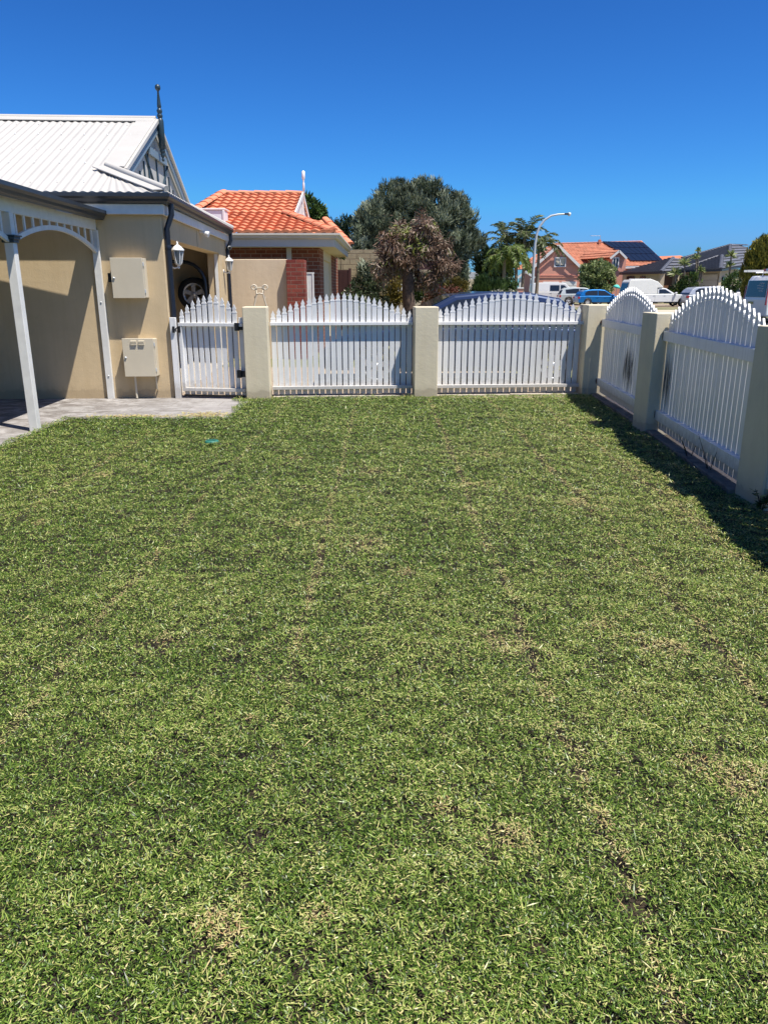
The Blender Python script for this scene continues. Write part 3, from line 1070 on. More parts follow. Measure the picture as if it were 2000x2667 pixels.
mb = MB()
gutter_run(mb, [(-9, -0.096, 2.535), (0.056, -0.096, 2.535), (0.056, 6.1, 2.535)], [(0, -1, 0), (1, -1, 0), (1, 0, 0)])
mb.build('gutter', M['gutter'], H0)
# roof: corrugated front slope, gablet on the garage end, hip below it
rz_, ry = 4.10, 3.03
gx, gz = -0.62, 3.06
yg0 = -0.16 + (gz - ez) / (rz_ - ez) * (ry + 0.16)
yg1 = 2 * ry - yg0
mb = MB()
e_y = -0.16
roof_surface(mb, (-9, e_y, ez), (0.14, e_y, ez), (-9, yg0, gz), (gx - 0.12, yg0, gz), 'corr', pitch=0.115, amp=0.016)
roof_surface(mb, (-9, yg0, gz), (gx - 0.03, yg0, gz), (-9, ry, rz_), (gx - 0.03, ry, rz_), 'corr', pitch=0.115, amp=0.016)
roof_surface(mb, (0.14, e_y, ez), (0.14, 2 * ry - e_y, ez), (gx - 0.05, yg0, gz), (gx - 0.05, yg1, gz), 'corr', pitch=0.115, amp=0.016)
roof_surface(mb, (0.14, 2 * ry - e_y, ez), (-9, 2 * ry - e_y, ez), (gx - 0.12, yg1, gz), (-9, yg1, gz), 'corr', pitch=0.115, amp=0.016)
roof_surface(mb, (gx - 0.03, yg1, gz), (-9, yg1, gz), (gx - 0.03, ry, rz_), (-9, ry, rz_), 'corr', pitch=0.115, amp=0.016)
mb.build('roof', M['roofwhite'], H0, recalc=False)
mb = MB()
# ridge capping, barge flashing, hip capping
mb.tube([(-9, ry, rz_ + 0.02), (gx + 0.02, ry, rz_ + 0.02)], 0.045, 10)
sl_n = Vector((0, -(rz_ - ez), ry + 0.16)).normalized()
mb.prism([Vector((-9, ry - 0.17, rz_ - 0.078)) + sl_n * 0.026, Vector((gx, ry - 0.17, rz_ - 0.078)) + sl_n * 0.026, Vector((gx, ry - 0.01, rz_ + 0.0)) + sl_n * 0.026, Vector((-9, ry - 0.01, rz_)) + sl_n * 0.026], sl_n * 0.012)
mb.prism([Vector((gx - 0.26, yg0 + 0.02, gz + 0.01)) + sl_n * 0.026, Vector((gx + 0.03, yg0 - 0.02, gz - 0.01)) + sl_n * 0.026, Vector((gx + 0.03, ry - 0.02, rz_ - 0.01)) + sl_n * 0.026, Vector((gx - 0.26, ry - 0.02, rz_ - 0.01)) + sl_n * 0.026], sl_n * 0.010)
mb.tube([(gx - 0.22, yg0 + 0.02, gz + 0.05), (0.13, e_y + 0.01, ez + 0.045)], 0.042, 10)
hipd = (Vector((0.13, e_y, ez)) - Vector((gx - 0.22, yg0, gz)))
mb.prism([Vector((gx - 0.22, yg0 + 0.02, gz + 0.035)), Vector((0.13, e_y, ez + 0.035)), Vector((-0.05, e_y - 0.005, ez + 0.025)), Vector((gx - 0.38, yg0 - 0.10, gz + 0.0))], (0, 0, 0.012))
mb.tube([(gx - 0.05, yg1, gz + 0.03), (0.13, 2 * ry - e_y, ez + 0.03)], 0.042, 10)
mb.build('ridge_capping', M['roofwhite'], H0)
# screws on the sheeting
mb = MB()
for kk, zf in enumerate((0.10, 0.32, 0.52, 0.72, 0.90)):
    for i in range(40):
        x = -8.6 + i * 0.344 + (kk % 2) * 0.172 + 0.043
        if x > -0.75 or (zf < 0.3 and x > -0.6):
            continue
        y = e_y + (ry - e_y) * zf
        z = ez + (rz_ - ez) * zf
        mb.lathe([(0.0, 0.030), (0.008, 0.028), (0.011, 0.015)], 6, (x, y, z + 0.012))
mb.build('roof_screws', M['galv'], H0)
# gable infill, battens, barge boards and finial
mb = MB()
mb.prism([(gx - 0.06, yg0 + 0.08, gz - 0.02), (gx - 0.06, yg1 - 0.08, gz - 0.02), (gx - 0.06, ry, rz_ - 0.06)], (0.02, 0, 0))
mb.build('gable_panel', M['gablegrey'], H0)
mb = MB()
up_f = (Vector((0, ry - yg0, rz_ - gz))).normalized()
nf = Vector((0, -up_f.z, up_f.y))
for sgn in (1, -1):
    a_ = Vector((gx + 0.02, yg0 if sgn > 0 else yg1, gz - 0.03))
    b_ = Vector((gx + 0.02, ry, rz_ - 0.03))
    mb.bar(a_ + Vector((0.0, 0, -0.085)), b_ + Vector((0, 0, -0.085)), 0.03, 0.13, (0, -up_f.z * sgn, up_f.y))
mb.bar((gx + 0.005, ry - 0.62, gz + 0.50), (gx + 0.005, ry + 0.62, gz + 0.50), 0.03, 0.11)
mb.build('barge_board', M['greyblue'], H0)
mb = MB()
for sgn in (1, -1):
    a_ = Vector((gx + 0.045, (yg0 - 0.04) if sgn > 0 else (yg1 + 0.04), gz - 0.025))
    b_ = Vector((gx + 0.045, ry, rz_ + 0.0))
    mb.bar(a_, b_, 0.05, 0.05, (0, -up_f.z * sgn, up_f.y))
mb.build('barge_capping', M['roofwhite'], H0)
mb = MB()
for k in range(-4, 5):
    yy = ry + k * 0.30
    top = gz + 0.45 if abs(k) < 3 else gz + (0.30 if abs(k) == 3 else 0.12)
    if abs(k) >= 2 or k == 0:
        mb.box(gx - 0.038, gx - 0.018, yy - 0.018, yy + 0.018, gz, top)
mb.bar((gx - 0.026, ry - 0.85, gz + 0.47), (gx - 0.026, ry - 0.25, gz), 0.02, 0.035, (1, 0, 0))
mb.bar((gx - 0.026, ry + 0.85, gz + 0.47), (gx - 0.026, ry + 0.25, gz), 0.02, 0.035, (1, 0, 0))
mb.build('gable_batten', M['navy'], H0)
mb = MB()
mb.lathe([(0.0, 0.0), (0.018, 0.01), (0.026, 0.03), (0.018, 0.05), (0.014, 0.06), (0.032, 0.085), (0.036, 0.11), (0.026, 0.135), (0.040, 0.15), (0.045, 0.17), (0.036, 0.19),
          (0.052, 0.20), (0.054, 0.60), (0.044, 0.64), (0.030, 0.655), (0.044, 0.67), (0.046, 0.70), (0.030, 0.715), (0.040, 0.735), (0.046, 0.76), (0.036, 0.785), (0.022, 0.80),
          (0.034, 0.815), (0.032, 0.86), (0.013, 1.04), (0.022, 1.055), (0.040, 1.075), (0.046, 1.10), (0.038, 1.13), (0.018, 1.145), (0.0, 1.148)], 16, (gx + 0.085, ry, rz_ - 0.62))
mb.build('finial', M['navy'], H0)
# downpipes
for yy in (0.09, 5.92):
    mb = MB()
    mb.tube([(0.12, yy, 2.55), (0.12, yy, 2.42), (0.045, yy, 2.24), (0.045, yy, 0.02)], 0.038, 12)
    for zz in (1.98, 0.7):
        mb.lathe([(0.041, 0), (0.044, 0.01), (0.044, 0.04), (0.041, 0.05)], 12, (0.045, yy, zz))
    mb.build('downpipe', M['pipe'], H0)
# garage roller track
mb = MB()
pts = [(-0.30, 4.98, 0.02), (-0.30, 4.98, 1.55)]
for k in range(1, 7):
    a_ = R(15 * k)
    pts.append((-0.30 - 0.42 * (1 - math.cos(a_)), 4.98, 1.55 + 0.42 * math.sin(a_)))
pts.append((-3.2, 4.98, 1.98))
mb.tube(pts, 0.035, 6)
mb.build('door_track', M['gutter'], H0)
mb = MB()
mb.box(-0.10, -0.04, 4.99, 5.015, 0.0, 2.12)
mb.build('door_jamb', M['offwhite'], H0)
# verandah
VX0, VK = -0.87, 0.05


def vp(y, z, dx=0.0):
    """Point over the line of verandah posts, y metres out from the meter wall."""
    return Vector((VX0 + VK * y + dx, y, z))


VROT = Matrix.Rotation(-math.atan(VK), 4, 'Z')


def vbox(mb, y, w, d, z0, z1):
    return mb.box(-w / 2, w / 2, -d / 2, d / 2, z0, z1, Matrix.Translation(vp(y, 0)) @ VROT)


mb = MB()
mb.bar(vp(-9.0, 2.28), vp(-0.005, 2.28), 0.045, 0.13)
mb.build('verandah_beam', M['offwhite'], H0, 0.004, 2)
for y in (-7.63, -5.05, -2.47):
    p = vbox(MB(), y, 0.09, 0.09, 0.0, 2.212).build('verandah_post', M['offwhite'], H0, 0.004, 2)
    mb = MB()
    vbox(mb, y, 0.15, 0.15, 1.955, 1.985)
    vbox(mb, y, 0.124, 0.124, 1.925, 1.955)
    vbox(mb, y, 0.176, 0.176, 1.985, 2.0)
    mb.build('capital', M['navy'], p, 0.006, 2)
wp = vbox(MB(), -0.027, 0.09, 0.048, 0.0, 2.212).build('verandah_post', M['offwhite'], H0, 0.004, 2)
mb = MB()
for z in (0.32, 1.30):
    mb.lathe([(0, 0.008), (0.011, 0.006), (0.013, 0.0)], 10, vp(-0.052, z), Matrix.Rotation(R(90), 3, 'X'))
mb.build('bolt', M['galv'], wp)
for (y0, y1) in ((-5.05, -2.47), (-2.47, -0.005)):
    L = y1 - y0 - 0.09
    mb = MB()
    pts = []
    for k in range(25):
        s = k / 24
        pts.append(vp(y0 + 0.045 + L * s, 1.95 + 0.20 * (1 - (2 * s - 1) ** 2)))
    for a_, b_ in zip(pts, pts[1:]):
        mb.bar(a_, b_ + (b_ - a_) * 0.02, 0.035, 0.05)
    mb.build('arch_valance', M['offwhite'], H0)
    for k in range(11):
        s = (k + 0.5) / 11
        yy = y0 + 0.045 + L * s
        zz = 1.97 + 0.20 * (1 - (2 * s - 1) ** 2)
        vbox(MB(), yy, 0.018, 0.034, zz, 2.214).build('valance_slat', M['offwhite'], H0)
mb = MB()
ge = lambda y: -0.785 + 0.03 * y
gutter_run(mb, [(ge(-9.0), -9.0, 2.33), (ge(-0.07), -0.07, 2.33)], [(1, 0, 0), (1, 0, 0)])
mb.build('verandah_gutter', M['gutter'], H0)
mb = MB()
mb.bar((ge(-9.0) - 0.012, -9.0, 2.385), (ge(-0.06) - 0.012, -0.06, 2.385), 0.022, 0.07)
mb.build('verandah_fascia', M['offwhite'], H0)
mb = MB()
mb.add([(ge(-9.0), -9.0, 2.425), (ge(-0.06), -0.06, 2.425), (-0.95, -0.06, 2.43), (-0.95, -0.29, 2.43), (-4.6, -0.10, 2.50), (-4.6, -9.0, 2.50)],
       [(0, 1, 2, 3, 4, 5)])
o = mb.build('verandah_roof', M['roofwhite'], H0)  # unseen near stretch lengthened to keep light off the wall beneath
sd = o.modifiers.new('thickness', 'SOLIDIFY')
sd.thickness = 0.03

# meter boxes on the wall
def on_house(x, y, z=0):
    return H0.matrix_basis @ Vector((x, y, z)) if False else Matrix.Translation(H0.location) @ Matrix.Rotation(FR, 4, 'Z') @ Vector((x, y, z))


t = thing('meter_box', 'upper cream meter box on the wall with a black conduit box at its side', 'meter box', on_house(-0.455, 0, 1.36), FR)
MB().box(-0.215, 0.215, -0.135, -0.001, 0, 0.50).build('cabinet', M['metercream'], t, 0.005, 2)
MB().box(-0.222, 0.196, -0.150, -0.137, -0.006, 0.506).build('door', M['metercream'], t, 0.004, 2)
for zh in (0.06, 0.40):
    MB().box(0.197, 0.212, -0.147, -0.136, zh, zh + 0.05).build('hinge', M['galv'], t, 0.002, 1)
MB().lathe([(0, 0.012), (0.014, 0.010), (0.016, 0.0)], 10, (-0.19, -0.151, 0.25), Matrix.Rotation(R(90), 3, 'X')).build('door_lock', M['galv'], t)
mb = MB()
mb.box(-0.285, -0.217, -0.085, -0.001, 0.20, 0.315)
mb.box(-0.275, -0.228, -0.093, -0.086, 0.255, 0.305)
mb.build('conduit_box', M['black'], t, 0.005, 2)
t = thing('meter_box', 'lower cream meter box with two louvre vents and pipes below it', 'meter box', on_house(-0.40, 0, 0.325), FR)
MB().box(-0.215, 0.215, -0.135, -0.001, 0, 0.50).build('cabinet', M['metercream'], t, 0.005, 2)
MB().box(-0.222, 0.196, -0.150, -0.137, -0.006, 0.506).build('door', M['metercream'], t, 0.004, 2)
for zh in (0.06, 0.40):
    MB().box(0.197, 0.212, -0.147, -0.136, zh, zh + 0.05).build('hinge', M['galv'], t, 0.002, 1)
MB().lathe([(0, 0.012), (0.014, 0.010), (0.016, 0.0)], 10, (-0.19, -0.151, 0.25), Matrix.Rotation(R(90), 3, 'X')).build('door_lock', M['galv'], t)
for x0 in (-0.105, 0.0):
    mb = MB()
    for k in range(3):
        mb.prism([(x0, -0.151, 0.425 + k * 0.02), (x0 + 0.075, -0.151, 0.425 + k * 0.02), (x0 + 0.075, -0.167, 0.420 + k * 0.02), (x0, -0.167, 0.420 + k * 0.02)], (0, 0, 0.012))
    mb.build('louvre_vent', M['metercream'], t)
mb = MB()
mb.tube([(-0.11, -0.07, 0.0), (-0.11, -0.07, -0.31)], 0.016, 10)
mb.tube([(0.17, -0.05, 0.0), (0.17, -0.05, -0.18), (0.17, -0.01, -0.20)], 0.011, 8)
mb.build('pipe', M['metercream'], t)


def lantern(loc, label):
    t = thing('wall_lantern', label, 'lantern', loc, FR, 'white carriage lanterns beside the garage opening')
    mb = MB()
    mb.lathe([(0, 0), (0.042, 0.0), (0.042, 0.012), (0.03, 0.018)], 14, (0.0, 0, -0.06), Matrix.Rotation(R(90), 3, 'Y'))
    mb.tube([(0.01, 0, -0.06), (0.06, 0, -0.095), (0.11, 0, -0.085), (0.125, 0, -0.05)], 0.010, 8)
    mb.build('bracket', M['white'], t)
    mb = MB()
    mb.lathe([(0, -0.105), (0.010, -0.10), (0.014, -0.085), (0.008, -0.07), (0.02, -0.06), (0.04, -0.045), (0.045, -0.03)], 6, (0.125, 0, 0))
    mb.lathe([(0.082, 0.130), (0.090, 0.134), (0.088, 0.146), (0.055, 0.185), (0.035, 0.20), (0.022, 0.205), (0.012, 0.222), (0.016, 0.235), (0.006, 0.25), (0.0, 0.262)], 6, (0.125, 0, 0))
    for k in range(6):
        a = 2 * math.pi * k / 6
        mb.bar((0.125 + 0.045 * math.cos(a), 0.045 * math.sin(a), -0.032), (0.125 + 0.075 * math.cos(a), 0.075 * math.sin(a), 0.132), 0.009, 0.009)
    mb.build('frame', M['white'], t)
    mb = MB()
    mb.lathe([(0.041, -0.03), (0.069, 0.13)], 6, (0.125, 0, 0))
    mb.build('lamp_glass', M['lampglass'], t)
    return t


lantern(on_house(0.0, 0.30, 1.84), 'white carriage lantern beside the near downpipe at the garage opening')
lantern(on_house(0.0, 5.45, 1.86), 'white carriage lantern on the far pier of the garage beside the peach wall')

t = thing('security_camera', 'small white bullet security camera on the far garage corner', 'camera', on_house(0.0, 6.0, 2.30), FR)
mb = MB()
mb.lathe([(0, 0), (0.035, 0), (0.035, 0.02), (0, 0.02)], 12, (0, 0, 0), Matrix.Rotation(R(90), 3, 'Y'))
mb.tube([(0.01, 0, 0), (0.06, -0.02, -0.01)], 0.012, 8)
mb.build('mount', M['white'], t)
MB().tube([(0.03, 0.05, 0.015), (0.10, -0.13, -0.03)], 0.036, 14).build('housing', M['white'], t)
MB().tube([(0.1003, -0.131, -0.0302), (0.1025, -0.136, -0.032)], 0.031, 14).build('lens', M['black'], t)
t = thing('sensor_floodlight', 'white twin sensor light on the garage lintel under the gutter', 'floodlight', on_house(0.0, 2.95, 2.40), FR)
mb = MB()
mb.box(0.0, 0.03, -0.06, 0.06, -0.03, 0.03)
mb.build('base', M['white'], t, 0.006, 2)
for sg in (-1, 1):
    mb = MB()
    mb.lathe([(0.014, 0.0), (0.02, 0.03), (0.045, 0.09), (0.05, 0.12), (0.046, 0.121), (0.0, 0.10)], 14, (0.03, sg * 0.05, -0.01),
             Matrix.Rotation(sg * R(-35), 3, 'X') @ Matrix.Rotation(R(115), 3, 'Y'))
    mb.build('lamp_head', M['white'], t)


def wheel_mesh(r, w, spokes=5):
    tyre, rim = MB(), MB()
    rot = Matrix.Rotation(R(90), 3, 'X')
    tyre.lathe([(r * 0.66, -w / 2), (r * 0.95, -w / 2), (r, -w / 3), (r, w / 3), (r * 0.95, w / 2), (r * 0.66, w / 2)], 28, (0, 0, 0), rot)
    rim.lathe([(r * 0.67, -w * 0.42), (r * 0.60, -w * 0.45), (r * 0.57, -w * 0.2), (r * 0.57, w * 0.45), (r * 0.67, w * 0.42)], 28, (0, 0, 0), rot)
    for side in (1,):
        for k in range(spokes):
            a = 2 * math.pi * k / spokes + math.pi / 2
            ca, sa = math.cos(a), math.sin(a)
            y = w * 0.44
            h0, h1 = r * 0.10, r * 0.15
            pr, pt = r * 0.10, r * 0.62
            q = [(pr * ca - h0 * sa, y, pr * sa + h0 * ca), (pt * ca - h1 * sa, y, pt * sa + h1 * ca), (pt * ca + h1 * sa, y, pt * sa - h1 * ca), (pr * ca + h0 * sa, y, pr * sa - h0 * ca)]
            rim.prism(q, (0, -w * 0.14, 0))
        rim.lathe([(0, w * 0.46), (r * 0.15, w * 0.45), (r * 0.18, w * 0.30)], 16, (0, 0, 0), Matrix.Rotation(R(-90), 3, 'X'))
    return tyre, rim


t = thing('spare_wheel', 'silver five-spoke spare wheel in the shade of the garage', 'wheel', at(508, 766, 16.05), 0)
ty, ri = wheel_mesh(0.33, 0.20)
o = ty.build('tyre', M['tyre'], t)
o.rotation_euler = (0, 0, math.pi)
o = ri.build('rim', M['alloy'], t)
o.rotation_euler = (0, 0, math.pi)
mb = MB()
p_ = t.location
mb.box(p_.x - 0.06, p_.x + 0.06, p_.y + 0.10, p_.y + 0.34, p_.z - 0.05, p_.z + 0.05)
tag(mb.build('wheel_hanger', M['black']), 'black bracket holding the spare wheel in the garage', 'bracket')

# ------------------------------------------------------------------ peach boundary wall, oxblood brick pier, scroll bracket, pale side panel
YW = 16.9
a_, b_ = at(560, 675, YW), at(746, 675, YW)
o = MB().box(a_.x, b_.x, YW, YW + 0.22, -0.05, a_.z).build('boundary_wall', M['peach'], None, 0.012, 2)
tag(o, 'peach rendered boundary wall behind the narrow gate', 'wall')
a_, b_ = at(746, 677, YW - 0.05), at(794, 677, YW - 0.05)
o = MB().box(a_.x + 0.004, b_.x, YW - 0.17, YW + 0.30, -0.05, a_.z).build('brick_pier', M['oxbrick'], None, 0.006, 2)
tag(o, 'oxblood red brick pier at the end of the peach wall', 'pier')
a_ = at(676, 745, 14.3)
t = thing('scroll_bracket', 'cream wrought iron scroll frame standing behind the gate pillar', 'garden stand', (a_.x, 14.3, 0), 0.1)
mb = MB()
K = 14.3 / F
zc = lambda v: at(0, v, 14.3).z
for sg in (-1, 1):
    pts = [(sg * 17 * K, 0, 0.0), (sg * 16 * K, 0, zc(800)), (sg * 8 * K, 0, zc(768)), (sg * 9 * K, 0, zc(755))]
    for k in range(11):
        an = R(-60 + 48 * k)
        rr = (8.0 - 0.42 * k) * K
        pts.append((sg * (14 * K) + math.cos(an if sg > 0 else math.pi - an) * rr * -1, 0, zc(749) + math.sin(an) * rr))
    mb.tube(pts, 0.013, 8)
mb.build('scroll', M['metercream'], t)
mb = MB()
mb.tube([(-9 * K, 0, zc(766)), (0, -0.02, zc(764)), (9 * K, 0, zc(766))], 0.012, 8)
mb.tube([(-8 * K, 0, zc(749)), (8 * K, 0, zc(749))], 0.010, 8)
for k in range(1):
    pts = [(math.cos(a) * 15 * K, 0.03, zc(783) + math.sin(a) * 16 * K) for a in [R(20 + i * 14) for i in range(11)]]
    mb.tube(pts, 0.008, 6)
mb.build('crossbar', M['metercream'], t)
a_, b_ = at(795, 713, 17.3), at(817, 713, 17.3)
t = thing('cream_screen', 'narrow pale cream panel standing right of the oxblood pier', 'panel', ((a_.x + b_.x) / 2, 17.3, 0), 0)
w_ = (b_.x - a_.x) / 2
mb = MB()
mb.box(-w_, w_, 0, 0.06, 0.0, a_.z)
mb.build('board', M['offwhite'], t, 0.005, 2)
mb = MB()
mb.box(-w_ - 0.01, w_ + 0.01, -0.01, 0.07, a_.z + 0.001, a_.z + 0.03)
mb.box(-w_, -w_ + 0.035, -0.014, -0.001, 0.0, a_.z)
mb.box(w_ - 0.035, w_, -0.014, -0.001, 0.0, a_.z)
mb.build('frame', M['offwhite'], t)

# ------------------------------------------------------------------ red brick house with orange tiles
B0 = thing('brick_house', 'red brick house with bright orange tiled roof and a white finial', 'house', (0, 0, 0), 0)
YE = 18.0
eL, eR = at(420, 606, YE), at(870, 606, YE)
zE = eR.z
hx = eR.x
mb = MB()
roof_surface(mb, (eL.x, YE, zE), (hx, YE, zE), at(560, 558, 20.1), at(744, 558, 20.1), 'tile', 0.31, 0.215, 0.030, 0.045)
gA = at(744, 558, 20.1)
rL, rR = at(583, 499, 22.2), at(786, 508, 22.2)
rR.z = rL.z = (rL.z + rR.z) / 2
roof_surface(mb, Vector((at(520, 558, 20.1).x, 20.1, gA.z)), Vector((at(767, 558, 20.1).x, 20.1, gA.z)), rL, rR, 'tile', 0.31, 0.215, 0.030, 0.045)
# left hip side and back slope
hl = Vector((eL.x - 0.3, 26.4, zE))
roof_surface(mb, hl, Vector((eL.x, YE, zE)), rL + Vector((0, 0.1, 0)), rL, 'tile', 0.31, 0.215, 0.030, 0.045)
roof_surface(mb, Vector((hx, 26.4, zE)), Vector((eL.x, 26.4, zE)), Vector((gA.x, 24.3, gA.z)), Vector((rL.x, 24.3, gA.z)), 'tile', 0.31, 0.215, 0.030, 0.045)
roof_surface(mb, Vector((rR.x, 24.3, gA.z)), Vector((rL.x, 24.3, gA.z)), rR, rL, 'tile', 0.31, 0.215, 0.030, 0.045)
roof_surface(mb, Vector((hx, YE, zE)), Vector((hx, 24.0, zE)), gA, Vector((gA.x, 24.0, gA.z)), 'tile', 0.31, 0.215, 0.030, 0.045)
# farther wing whose front slope shows past the hip
wA, wB = Vector((hx - 1.5, 24.0, zE + 0.02)), at(915, 636, 24.6)
wB = Vector((wB.x, 24.0, zE + 0.02))
roof_surface(mb, wA, wB, Vector((hx - 1.5, 25.6, zE + 0.85)), Vector((wB.x - 0.85, 25.6, zE + 0.85)), 'tile', 0.31, 0.215, 0.030, 0.045)
mb.build('roof', M['tilered'], B0, recalc=False)
ridge_caps(MB(), rL + Vector((0, 0, 0.01)), rR + Vector((0, 0, 0.01)), 0.16).build('ridge_tiles', M['tileridge'], B0)
ridge_caps(MB(), Vector((eL.x, YE, zE + 0.05)), rL + Vector((0, 0, 0.05))).build('ridge_tiles', M['tileridge'], B0)
ridge_caps(MB(), Vector((hx - 0.02, YE + 0.02, zE + 0.05)), gA + Vector((0, 0, 0.06))).build('ridge_tiles', M['tileridge'], B0)
ridge_caps(MB(), Vector((wB.x, 24.0, zE + 0.07)), Vector((wB.x - 0.85, 25.6, zE + 0.92))).build('ridge_tiles', M['tileridge'], B0)
mb = MB()
mb.prism([Vector((rR.x, 20.3, gA.z)), Vector((rR.x, 24.1, gA.z)), rR + Vector((0, 0, -0.04))], (-0.02, 0, 0))
mb.build('gable_panel', M['offwhite'], B0)
mb = MB()
sgn_n = (Vector((0, 22.2 - 20.1, rR.z - gA.z))).normalized()
mb.bar(Vector((rR.x + 0.04, 20.05, gA.z - 0.02)), rR + Vector((0.04, 0, -0.02)), 0.035, 0.12, (0, -sgn_n.z, sgn_n.y))
mb.bar(Vector((rR.x + 0.04, 24.35, gA.z - 0.02)), rR + Vector((0.04, 0, -0.02)), 0.035, 0.12, (0, sgn_n.z, sgn_n.y))
mb.box(rR.x + 0.02, rR.x + 0.05, 22.17, 22.23, gA.z, rR.z)
mb.build('barge_board', M['white'], B0)
mb = MB()
mb.lathe([(0, 0), (0.03, 0.0), (0.03, 0.30), (0.018, 0.34), (0.03, 0.40), (0.045, 0.44), (0.045, 0.60), (0.0, 0.63)], 12, (rR.x + 0.06, 22.2, rR.z - 0.05))
mb.build('finial', M['white'], B0)
mb = MB()
gutter_run(mb, [(eL.x, YE - 0.02, zE - 0.13), (hx + 0.02, YE - 0.02, zE - 0.13), (hx + 0.02, 24.4, zE - 0.13)], [(0, -1, 0), (1, -1, 0), (1, 0, 0)])
mb.build('gutter', M['fascia'], B0)
mb = MB()
mb.box(eL.x, hx + 0.017, YE - 0.017, YE + 0.02, zE - 0.30, zE - 0.131)
mb.box(hx - 0.02, hx + 0.017, YE + 0.021, 24.4, zE - 0.30, zE - 0.131)
mb.build('fascia', M['fascia'], B0)
mb = MB()
mb.box(eL.x, hx - 0.021, YE + 0.021, 24.4, zE - 0.30, zE - 0.285)
mb.build('soffit', M['soffit'], B0)
wx = at(832, 650, YE + 0.45).x
mb = MB()
mb.box(eL.x, wx, YE + 0.45, YE + 0.69, -0.05, zE - 0.302)
mb.box(wx - 0.24, wx, YE + 0.69, 19.6, -0.05, zE - 0.302)
mb.build('wall', M['redbrick'], B0, 0.004, 2)
MB().box(wx - 0.24, wx, 22.4, 25.6, -0.05, zE - 0.302).build('wall', M['redbrick'], B0, 0.004, 2)
mb = MB()
mb.box(wx - 0.18, wx - 0.06, 19.6, 22.4, 0.0, zE - 0.52)
mb.build('side_door', M['soffit'], B0)
mb = MB()
mb.box(wx - 0.16, wx + 0.002, 19.6, 19.7, 0.0, zE - 0.303)
mb.box(wx - 0.16, wx + 0.002, 22.3, 22.4, 0.0, zE - 0.303)
mb.box(wx - 0.16, wx + 0.002, 19.7, 22.3, zE - 0.515, zE - 0.303)
mb.build('door_frame', M['soffit'], B0)
dpx = at(752, 640, YE + 0.40).x
mb = MB()
mb.box(dpx - 0.055, dpx + 0.055, YE + 0.38, YE + 0.447, 0.0, zE - 0.303)
mb.build('downpipe', M['fascia'], B0)
# white rooftop cooler
ca, cb_ = at(515, 578, 18.8), at(585, 547, 18.8)
t = thing('rooftop_cooler', 'white boxy evaporative cooler on the orange tiled roof, half hidden by gutter', 'cooler', ((ca.x + cb_.x) / 2, 19.2, ca.z - 0.15), 0)
w_ = (cb_.x - ca.x) / 2
h_ = cb_.z - ca.z + 0.15
MB().box(-w_, w_, -0.4, 0.0, 0, h_).build('casing', M['coolwhite'], t, 0.03, 3)
mb = MB()
mb.box(-w_ - 0.02, w_ + 0.02, -0.425, 0.025, h_ + 0.001, h_ + 0.04)
mb.box(-w_ - 0.005, -w_ + 0.05, -0.425, -0.401, 0, h_)
mb.box(w_ - 0.05, w_ + 0.005, -0.425, -0.401, 0, h_)
mb.build('lid', M['white'], t, 0.01, 2)

# ------------------------------------------------------------------ limestone house and things behind the trees
YB = 29.0
a_, b_ = at(872, 650, YB), at(1000, 650, YB)
t = thing('limestone_house', 'house with limestone block wall and cream corner post behind the cypress', 'house', (0, 0, 0), 0)
mb = MB()
mb.box(a_.x, b_.x, YB, YB + 0.3, -0.05, a_.z)
mb.box(b_.x - 0.3, b_.x, YB + 0.3, YB + 6, -0.05, a_.z)
mb.build('wall', M['limestone'], t)
c0 = at(1000, 690, YB)
mb = MB()
mb.box(b_.x + 0.01, b_.x + 0.22, YB - 0.05, YB + 0.2, 0, a_.z + 0.3)
mb.build('corner_post', M['cream2'], t)
mb = MB()
d0, d1 = at(1015, 712, YB + 3), at(1075, 712, YB + 3)
mb.box(b_.x + 0.02, d1.x + 1.2, YB + 3, YB + 3.2, -0.05, 2.7)
mb.build('rear_wall', M['cream2'], t)
mb = MB()
mb.box(d0.x, d1.x, YB + 2.95, YB + 2.995, at(0, 745, YB + 3).z - 0.2, d0.z)
w = mb.build('window', M['glass'], t)
mb = MB()
nb = 9
for k in range(nb):
    x = d0.x + (d1.x - d0.x) * (k + 0.5) / nb
    mb.box(x - 0.035, x + 0.035, YB + 2.93, YB + 2.945, at(0, 745, YB + 3).z - 0.2, d0.z - 0.02)
mb.build('window_blind', M['offwhite'], w)
mb = MB()
mb.box(d0.x - 0.3, d1.x + 1.3, YB + 1.9, YB + 2.0, d0.z + 0.12, d0.z + 0.45)
mb.build('fascia', M['maroon'], t)
a_, b_ = at(876, 702, 25.0), at(907, 702, 25.0)
t = thing('side_gate', 'dark maroon side gate between the brick house and the limestone wall', 'gate', (a_.x, 25.7, 0), 0)
mb = MB()
w_ = b_.x - a_.x
mb.box(0, w_, 0, 0.04, 0.05, a_.z)
for k in range(9):
    mb.box(k * w_ / 9 + 0.006, (k + 1) * w_ / 9 - 0.006, -0.018, -0.001, 0.05, a_.z - 0.01)
mb.build('boards', M['maroon'], t)
MB().box(w_ - 0.02, w_ + 0.06, -0.03, 0.06, 0, a_.z + 0.05).build('gate_post', M['maroon'], t)


def blob(u, v, Y, rpx, ry=None, rz=None):
    k = Y / F
    return (at(u, v, Y), (rpx * k, (ry or rpx) * k, (rz or rpx) * k))


